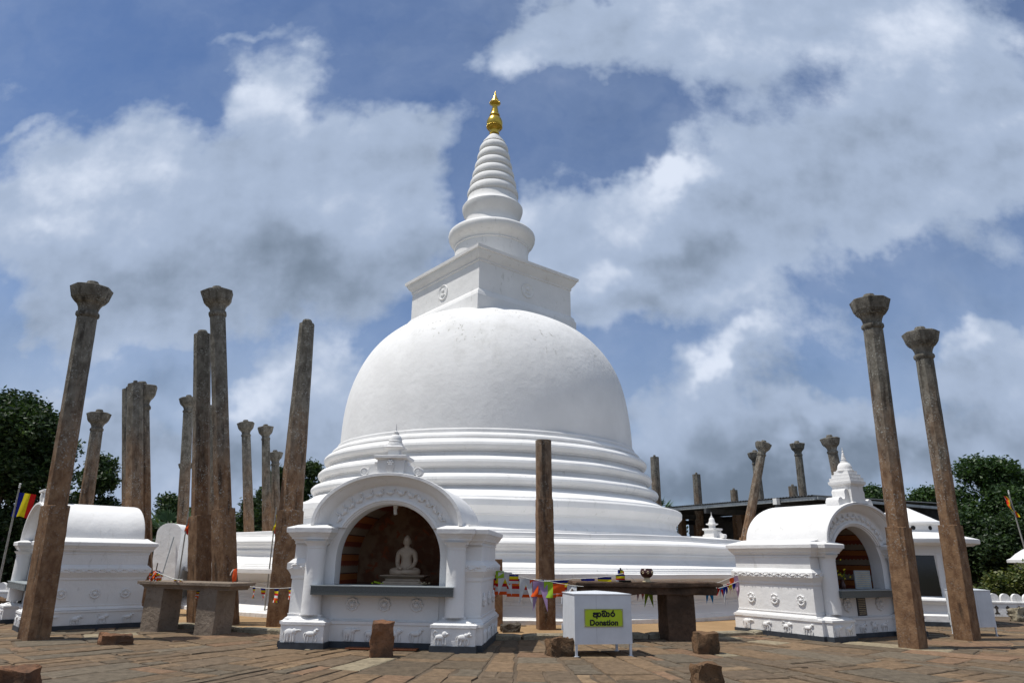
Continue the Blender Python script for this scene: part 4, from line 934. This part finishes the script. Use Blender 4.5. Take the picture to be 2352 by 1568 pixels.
q0 = at(1130, 1330, 15.6); bs = thing('flag_bundle', 'crumpled cluster of striped flags against the front shrine side', 'flags', q0)
for k in range(8): flag(bs, (.04*math.sin(k*2.4), .03*math.cos(k*2), .12-.03*k), .16, .30, (math.cos(k*.8), math.sin(k*.8)), 'stripes' if k % 2 else 'x', OR, 90+k)
MB().tube([(.02, 0, .1), (.02, 0, .36)], .012, 6).build('cord', 'black_paint', bs, 60)

def flagpole(label, base, top, fl_pts, seed):
    r = thing('flagpole', label, 'flagpole', base); b = Vector(base); t = Vector(top)
    m = MB(); m.tube([(0, 0, 0), t-b], .035, 10, .022); m.build('pole', 'pole', r, 60)
    m = MB(); tt = t-b
    for k in range(3): m.blob(tt+Vector((0, 0, .04+.05*k)), (.03, .03, .022), 8, 6)
    m.build('finial', 'lamp_white', r, 60); return r
tp = at(44, 1122, 20.5); bp = Vector((tp.x-.55, 20.5, 0)); bp = at(-16, 1400, 20.5); bp.z = 0
fp = flagpole('thin leaning flagpole with a blue, yellow and red flag at far left', bp, tp, None, 1)
m = MB(); W_, H_ = .50, .68
o0 = tp-bp
for i in range(12):
    for j in range(8):
        def Q(i, j): u = i/12; v = j/8; return (o0.x+.02+u*W_-v*.08, o0.y+.05*math.sin(u*7+v*1.5)*u, o0.z-.10-v*H_*(1-.03*u)-.06*u+.02*math.sin(u*9+v*3)*v)
        c = [BL, BL, BL, BL, YE, YE, YE, YE, YE, RE, RE, RE][i]; m.add([Q(i, j+1), Q(i+1, j+1), Q(i+1, j), Q(i, j)], [(0, 1, 2, 3)], c)
m.build('flag', 'cloth', fp, 60)
tp = at(2318, 1136, 25); bp = at(2352, 1360, 25); bp.z = 0; bp.x = tp.x+.35
fp = flagpole('thin flagpole at the right edge with a limp furled flag', bp, tp, None, 2); o0 = tp-bp; m = MB()
cc = [WH, RE, OR, YE, BL]
for i in range(5):
    for j in range(10):
        def Q(i, j): u = i/5; v = j/10; return (o0.x-.22+u*.13+v*.36*(.7+.1*u)+.03*math.sin(v*9), o0.y+.04*math.sin(u*5+v*6), o0.z-.03-v*.72-u*.03)
        m.add([Q(i, j+1), Q(i+1, j+1), Q(i+1, j), Q(i, j)], [(0, 1, 2, 3)], cc[(i+j//2) % 5])
m.build('flag', 'cloth', fp, 60)
# cloths seen between pillars
def hung(label, p, w, h_, cols_):
    r = thing('hanging_flag', label, 'flag', p); MB().tube([(0, 0, .2), (0, 0, -p.z)], .02, 8).build('pole', 'pole', r, 60); m = MB()
    n = len(cols_)
    for i in range(n):
        for j in range(6):
            def Q(i, j): v = j/6; return (i/n*w+.03*math.sin(v*5), .03*math.sin(i+v*6), -v*h_-.1*i/n)
            m.add([Q(i, j+1), Q(i+1, j+1), Q(i+1, j), Q(i, j)], [(0, 1, 2, 3)], cols_[i])
    m.build('flag', 'cloth', r, 60)
hung('narrow orange cloth hanging behind the tall bare pillar', at(431, 1189, 21), .10, .40, [OR, RE])
hung('yellow and red flag glimpsed behind the reddish pillar', at(633, 1180, 20), .14, .5, [YE, RE, RE])

# ------------------------------------------------------------------ pavilion
pc = at(2091, 1300, 21.8); pv = thing('round_pavilion', 'round white pavilion with conical roof and wide eave behind the right pillars', 'pavilion', (pc.x-.03, pc.y, 0), rad(-14))
m = MB(); m.lathe([(1.95, -.02), (1.95, .12)], 8, ph=PI/8); m.build('painted_base', 'dark_paint', pv, 20)
m = MB(); m.lathe([(1.93, .12), (1.93, .27), (1.88, .29), (1.80, .33), (1.76, .36), (1.75, .56), (1.78, .57), (1.80, .60), (1.88, .62), (1.90, .66), (1.88, .70), (1.80, .73), (1.74, .74)], 8, ph=PI/8, cap0=False); m.build('plinth', 'plaster', pv, 25)
m = MB(); m.lathe([(1.50, .72), (1.50, 1.92), (1.51, 1.93), (1.51, 2.0), (1.50, 2.16)], 8, ph=PI/8, cap0=False, cap1=False); bdy = m.build('wall', 'plaster', pv, 20)
for k in range(8):
    m = MB(); m.X = Matrix.Rotation(k*PI/4, 4, 'Z'); a_ = 1.50*math.cos(PI/8)
    m.add([(-.34, -a_-.004, .76), (.34, -a_-.004, .76), (.30, -a_-.004, 1.86), (-.30, -a_-.004, 1.86)], [(0, 1, 2, 3)]); m.build('window', 'black_glass', bdy, 0)
    m = MB(); m.X = Matrix.Rotation(k*PI/4, 4, 'Z')
    for s_ in (-1, 1): m.rect(s_*.40-.06, s_*.40+.06, -a_-.035, -a_, [(.74, 0), (1.9, -.006)])
    m.rect(-.34, .34, -a_-.035, -a_, [(1.86, 0), (1.93, 0)]); m.build('door_frame', 'plaster', bdy, 0)
m = MB(); m.lathe([(1.6, 2.13), (1.75, 2.14), (1.80, 2.17), (1.90, 2.19), (1.92, 2.22), (1.92, 2.31), (1.88, 2.33), (1.2, 2.50), (1.04, 2.52)], 64, cap1=True); m.build('eave', 'plaster', pv, 40)
m = MB(); m.lathe([(1.02, 2.50), (1.02, 2.55), (.98, 2.56), (.97, 2.72), (1.0, 2.74), (1.08, 2.75), (1.10, 2.78), (1.09, 2.82), (.95, 2.87), (.6, 3.06), (.2, 3.27), (.10, 3.33), (.10, 3.35)], 64, cap0=False); rf = m.build('roof', 'plaster', pv, 40)
for k in range(12):
    t = 2*PI*k/12; m = MB(); m.X = Matrix.Rotation(t, 4, 'Z') @ Matrix.Translation((.975, 0, 2.64)) @ Matrix.Rotation(PI/2, 4, 'Y')
    m.lathe([(.06, -.005), (.06, .012)], 16); m.build('vent', 'black_paint', rf, 0)
m = MB(); m.lathe([(.09, 3.31), (.09, 3.34), (.05, 3.32), (.04, 3.38), (.075, 3.42), (.075, 3.46), (.03, 3.50), (.045, 3.54), (.045, 3.57), (.02, 3.60), (.03, 3.64), (.01, 3.70), (.004, 3.80)], 20); m.build('finial', 'plaster', pv, 50)
# little domed kiosk at the right edge
kc = at(2362, 1290, 32); kp = thing('domed_kiosk', 'small white domed kiosk roof beyond the bushes at the right edge', 'kiosk', (kc.x+.25, 32, 0))
m = MB(); m.lathe([(.75, -.05), (.75, 1.7)], 12, cap1=False); m.build('wall', 'plaster', kp, 20)
m = MB(); m.lathe([(.8, 1.72), (1.0, 1.74), (1.0, 1.86), (.85, 1.92), (.62, 2.12), (.35, 2.3), (.12, 2.4), (.05, 2.5), (.01, 2.7)], 32); m.build('roof', 'plaster', kp, 50)

# ------------------------------------------------------------------ open shelter with a sheet roof
Cn = Vector((12.67, 28.9)); Ln = Vector((6.97, 38.8)); d1 = (Ln-Cn); d2 = Vector((d1.y, -d1.x)).normalized()
sh = thing('open_shelter', 'long dark open sided shelter with corrugated sheet roof behind the stupa', 'shelter')
L1 = d1.length+6; d1n = d1.normalized(); W1 = 9
def SP(a_, b_, z): q = Cn+d1n*a_+d2*b_; return (q.x, q.y, z)
m = MB(); n = 110; zt, zr_ = 4.27, 4.4
for k in range(n):
    a0 = L1*k/n; a1 = L1*(k+1)/n; am = (a0+a1)/2
    m.add([SP(a0, -.12, zt), SP(am, -.12, zt+.05), SP(am, W1, zr_+.05), SP(a0, W1, zr_)], [(0, 1, 2, 3)]); m.add([SP(am, -.12, zt+.05), SP(a1, -.12, zt), SP(a1, W1, zr_), SP(am, W1, zr_+.05)], [(0, 1, 2, 3)])
m.build('roof', 'dark_steel', sh, 0)
m = MB()
def beam(m, a0, b0, a1, b1, z0, z1, w_=.1):
    p, q = Vector(SP(a0, b0, 0)), Vector(SP(a1, b1, 0)); d = (q-p).normalized(); nr = Vector((-d.y, d.x, 0))*w_/2
    vs = [p-nr, q-nr, q+nr, p+nr]; m.add([(v.x, v.y, z0) for v in vs]+[(v.x, v.y, z1) for v in vs], [(3, 2, 1, 0), (4, 5, 6, 7), (0, 1, 5, 4), (1, 2, 6, 5), (2, 3, 7, 6), (3, 0, 4, 7)])
beam(m, 0, 0, L1, 0, zt-.16, zt-.02, .12); m.build('gutter', 'grey_steel', sh, 0)
m = MB(); beam(m, 0, .1, 0, W1, zt-.14, zt-.02, .1); m.build('side_fascia', 'grey_steel', sh, 0)
for k in range(5):
    m = MB(); a_ = 1.8+k*4.2; beam(m, a_, -.25, a_, W1, zt-.42, zt-.18, .14); m.build('rafter', 'dark_steel', sh, 0)
    for b_ in (2.2, 7.5): m = MB(); beam(m, a_-.16, b_, a_+.16, b_, 0, zt-.4, .32); m.build('post', 'brown_column', sh, 0)
for a_ in (1.8, 10.2): m = MB(); beam(m, a_-.1, -.22, a_+.1, -.22, zt-.26, zt-.0, .22); m.build('bracket', 'lamp_white', sh, 0)
# added dark panel, stands in for the deep shade under the shelter roof
m = MB(); beam(m, 0, W1, L1-.8, W1, 0, zr_-.02, .1); m.build('shade_panel', 'dark_steel', sh, 0)

# ------------------------------------------------------------------ low wall with rounded merlons
def merlon_wall(label, p0, p1, h_=.72):
    p0 = Vector(p0); p1 = Vector(p1); d = p1-p0; L = d.length; r = thing('low_wall', label, 'wall', (p0.x, p0.y, 0), math.atan2(d.y, d.x))
    b = MB(); b.rect(0, L, -.09, .09, [(-.05, 0), (.40, 0), (.405, .025), (.45, .025), (.455, 0), (.47, -.01)]); bo = b.build('wall_body', 'plaster', r, 25)
    mm = MB(); pr = [(.03, .46)]+[(.17-.14*math.cos(t), .56+.15*math.sin(t)) for t in np.linspace(0.1, PI-.1, 9)]+[(.31, .46)]
    n = len(pr); mm.add([(x, -.07, z) for x, z in pr]+[(x, .07, z) for x, z in pr], [tuple(range(n))[::-1], tuple(range(n, 2*n))]+[(i, (i+1) % n, (i+1) % n+n, i+n) for i in range(n)])
    me = mb_mesh(mm, 'merlon', 'plaster', 30)
    sl_ = MB(); q = [(.10, .06), (.25, .06), (.25, .09), (.21, .12), (.20, .22), (.25, .26), (.175, .34), (.10, .26), (.15, .22), (.14, .12), (.10, .09)]
    sl_.add([(x, -.094, z) for x, z in q], [tuple(range(len(q)))]); ms = mb_mesh(sl_, 'lamp_niche', 'grey_rock', 0)
    k = 0
    while k*.34 < L-.34 and k < 60:
        o = link(bpy.data.objects.new('merlon', me)); o.parent = r; o.location = (k*.34, 0, 0)
        if k % 1 == 0: o = link(bpy.data.objects.new('lamp_niche', ms)); o.parent = r; o.location = (k*.34, 0, 0)
        k += 1
    return r
merlon_wall('low white wall with rounded merlons before the bushes at right', (13.2, 25.2), (24.5, 22.8))
merlon_wall('low white wall with rounded merlons under the dark trees at left', (-22.5, 22.6), (-13.8, 23.6))

# ------------------------------------------------------------------ trees
def leaves_mesh(name, centers, n, leaf, seed, cols_, squash=.62):
    r = np.random.default_rng(seed); C = np.array([c[:3] for c in centers]); Rr = np.array([c[3] for c in centers])
    k = r.choice(len(C), n, p=(Rr**2)/(Rr**2).sum()); v = r.normal(size=(n, 3)); v /= np.linalg.norm(v, axis=1)[:, None]
    rad_ = r.uniform(.55, 1.0, n)**.6; cl = r.normal(size=(n, 3))*.10
    # leaf clusters: gather leaves around twig ends
    nt = max(40, n//14); tk = r.choice(len(C), nt, p=(Rr**2)/(Rr**2).sum()); tv = r.normal(size=(nt, 3)); tv /= np.linalg.norm(tv, axis=1)[:, None]
    tp_ = C[tk]+tv*(Rr[tk]*r.uniform(.55, 1.12, nt)**.7)[:, None]*np.array([1, 1, squash]); ti = r.integers(0, nt, n)
    P = tp_[ti]+r.normal(size=(n, 3))*(leaf*1.5)
    a = r.normal(size=(n, 3)); a[:, 2] *= .5; a /= np.linalg.norm(a, axis=1)[:, None]; b = np.cross(a, r.normal(size=(n, 3))); b /= np.linalg.norm(b, axis=1)[:, None]
    s_ = (leaf*r.uniform(.6, 1.3, n))[:, None]; V_ = np.empty((n, 4, 3)); V_[:, 0] = P-a*s_; V_[:, 1] = P+b*s_*.45; V_[:, 2] = P+a*s_; V_[:, 3] = P-b*s_*.45
    me = bpy.data.meshes.new(name); me.vertices.add(n*4); me.vertices.foreach_set('co', V_.reshape(-1)); me.loops.add(n*4); me.loops.foreach_set('vertex_index', np.arange(n*4, dtype=np.int32))
    me.polygons.add(n); me.polygons.foreach_set('loop_start', np.arange(n, dtype=np.int32)*4); me.update(calc_edges=True)
    ca = me.color_attributes.new('Col', 'FLOAT_COLOR', 'CORNER'); cc = np.array([c[:3] for c in cols_]); ck = cc[r.integers(0, len(cc), nt)][ti]*r.uniform(.75, 1.25, n)[:, None]
    arr = np.ones((n, 4, 4)); arr[:, :, :3] = ck[:, None, :]; ca.data.foreach_set('color', arr.reshape(-1)); me.materials.append(M['leaf']); return me
GREENS = [(.024, .046, .014), (.034, .062, .018), (.018, .036, .012), (.048, .078, .024)]
def tree(label, x0, x1, ytop, Y, seed, zlow=None, n=9000, leaf=.15, cols_=GREENS, name='broadleaf_tree', group='broadleaf trees beyond the terrace', lobes=11):
    pl = at(x0, 1200, Y); pr_ = at(x1, 1200, Y); ptop = at((x0+x1)/2, ytop, Y); cx = (pl.x+pr_.x)/2; Rx = (pr_.x-pl.x)/2; zt_ = ptop.z
    zl = zlow if zlow is not None else max(.8, zt_-Rx*1.9); r2 = random.Random(seed); hz = (zt_-zl)/2; cz = (zt_+zl)/2; cen = []
    for i in range(int(lobes*1.7)):
        a_ = r2.uniform(0, 2*PI); e = r2.uniform(-.8, .95); q = math.sqrt(max(0, 1-e*e))*r2.uniform(.35, .8); rr3 = min(Rx, hz)*r2.uniform(.20, .38)
        cen.append((q*Rx*.95*math.cos(a_), q*Rx*.8*math.sin(a_), cz+e*(hz-rr3*.6), rr3))
    cen.append((0, 0, zt_-min(Rx, hz)*.4, min(Rx, hz)*.42)); cen.append((-Rx*.6, 0, cz, min(Rx, hz)*.4)); cen.append((Rx*.6, 0, cz, min(Rx, hz)*.4))
    t = thing(name, label, 'tree', (cx, Y, -.05), 0, group)
    m = MB(); tr_ = max(.16, Rx*.07); m.tube([(0, 0, 0), (.1*Rx*.2, 0, zl*.6), (0, 0, (zl+cz)/2)], tr_*1.2, 9, tr_*.7)
    for c in cen[:12]:
        m.tube([(0, 0, zl*.7), (c[0]*.45, c[1]*.45, (zl+c[2])/2*.95), (c[0]*.9, c[1]*.9, c[2])], tr_*.45, 6, tr_*.1)
        for kk in range(3): q = Vector((c[0]+r2.uniform(-1, 1)*c[3], c[1]+r2.uniform(-1, 1)*c[3], c[2]+r2.uniform(-.2, 1)*c[3]*.9)); m.tube([(c[0]*.7, c[1]*.7, c[2]*.9+zl*.1), q], tr_*.14, 4, tr_*.04)
    m.build('trunk', 'bark', t, 60)
    me = leaves_mesh('crown', cen, n, leaf, seed, cols_); o = link(bpy.data.objects.new('crown', me)); o.parent = t
    return t
tree('huge dark tree filling the left edge behind the flagpole', -190, 128, 885, 29, 1, .3, 60000, .11, lobes=26)
tree('dark rounded tree rising behind the long shrine vault', 150, 272, 1045, 34, 2, .8, 20000, .11)
tree('tree behind the far left wall under the huge tree', -60, 130, 1190, 31, 3, .1, 30000, .12)
tree('low dark tree crown just right of the long shrine', 335, 425, 1133, 58, 4, .6, 15000, .15)
tree('low tree crown between the shrine and the pale pillar', 395, 480, 1165, 62, 5, .6, 15000, .15)
tree('low dark crown seen between the two tall pillars behind the altar', 450, 545, 1155, 60, 6, .6, 15000, .15)
tree('dark green crown behind the upright far pillars', 535, 625, 1140, 60, 7, .6, 15000, .15)
tree('bushy tree behind the close pair of far pillars', 583, 690, 1068, 52, 8, .6, 22000, .14)
tree('bushy tree between the reddish pillar and the stupa rings', 660, 745, 1062, 50, 9, .6, 22000, .14)
tree('tree behind the bend of the stupa rings at left', 700, 800, 1090, 54, 14, .6, 14000, .14)
G2 = [(.032, .064, .018), (.045, .088, .024), (.024, .05, .015), (.065, .11, .032)]
tree('light green tree above the right shrine arch', 1945, 2065, 1112, 46, 10, 1.5, 22000, .12, G2)
tree('spreading tree behind the pavilion roof', 2070, 2190, 1118, 52, 11, .8, 20000, .13, G2)
tree('tall spreading tree behind the right flagpole', 2180, 2420, 1040, 42, 12, 1.0, 48000, .12, G2, lobes=16)
tree('dark tree below the tall one at the right edge', 2240, 2480, 1150, 36, 13, .2, 40000, .11)
tree('dark undergrowth tree right of the pavilion', 2150, 2290, 1180, 38, 15, .2, 28000, .11)
for i, (x0, x1, yt, lab) in enumerate(((2225, 2300, 1318, 'olive bush directly behind the right low wall, beside the white box'), (2280, 2380, 1296, 'larger olive bush behind the right low wall at the picture edge'))):
    tree(lab, x0, x1, yt, 28, 40+i, .1, 6000, .08, [(.11, .12, .03), (.14, .15, .04), (.08, .10, .03), (.05, .08, .02)], 'bush', 'bushes behind the low wall', 9)
# far woods: one mass beyond the single trees
rw = np.random.default_rng(3); cen = []
for i in range(150):
    a_ = rad(-62+124*i/149); Rr = 95+rw.uniform(-5, 8); hh = rw.uniform(3.0, 6.2); cen.append((Rr*math.sin(a_), Rr*math.cos(a_), hh*.45, hh*.75))
me = leaves_mesh('distant_woods', cen, 42000, .42, 9, GREENS); wd_ = link(bpy.data.objects.new('distant_woods', me)); tag(wd_, kind='stuff')
# palms
def palm(label, x, ytop, Y, seed, size=1.6):
    p = at(x, ytop, Y); t = thing('fan_palm', label, 'palm', (p.x, Y, 0), 0, 'fan palms'); r2 = random.Random(seed); zc = p.z-size*.8
    MB().tube([(0, 0, 0), (.05, 0, zc*.6), (0, 0, zc)], .16, 9, .11).build('trunk', 'bark', t, 60); m = MB()
    for k in range(22):
        a_ = r2.uniform(0, 2*PI); e = r2.uniform(-.5, 1.3); d = Vector((math.cos(a_)*math.cos(e), math.sin(a_)*math.cos(e), math.sin(e))); c = Vector((0, 0, zc))+d*size*.55
        sd = d.cross(Vector((0, 0, 1))).normalized(); up = sd.cross(d); g_ = lin(*r2.choice(((70, 95, 50), (95, 120, 70), (50, 75, 35))), .9)
        m.tube([(0, 0, zc), tuple(c)], .012, 4)
        for q in range(15):
            f = -1.3+2.6*q/14; dd = (d*math.cos(f)+sd*math.sin(f)+up*.1).normalized(); L = size*.52*(1-.12*abs(f)); w_ = dd.cross(up).normalized()*.03*size
            tip = c+dd*L-Vector((0, 0, .12*size*r2.random())); m.add([c, c+dd*L*.5-w_, tip, c+dd*L*.5+w_], [(0, 1, 2, 3)], g_)
    m.build('crown', 'leaf', t, 0)
palm('pale green fan palm between the long shrine and the pale pillar', 402, 1170, 36, 1, 1.9)
palm('palm tip just showing right of the stupa rings', 1508, 1146, 44, 2, 1.6)
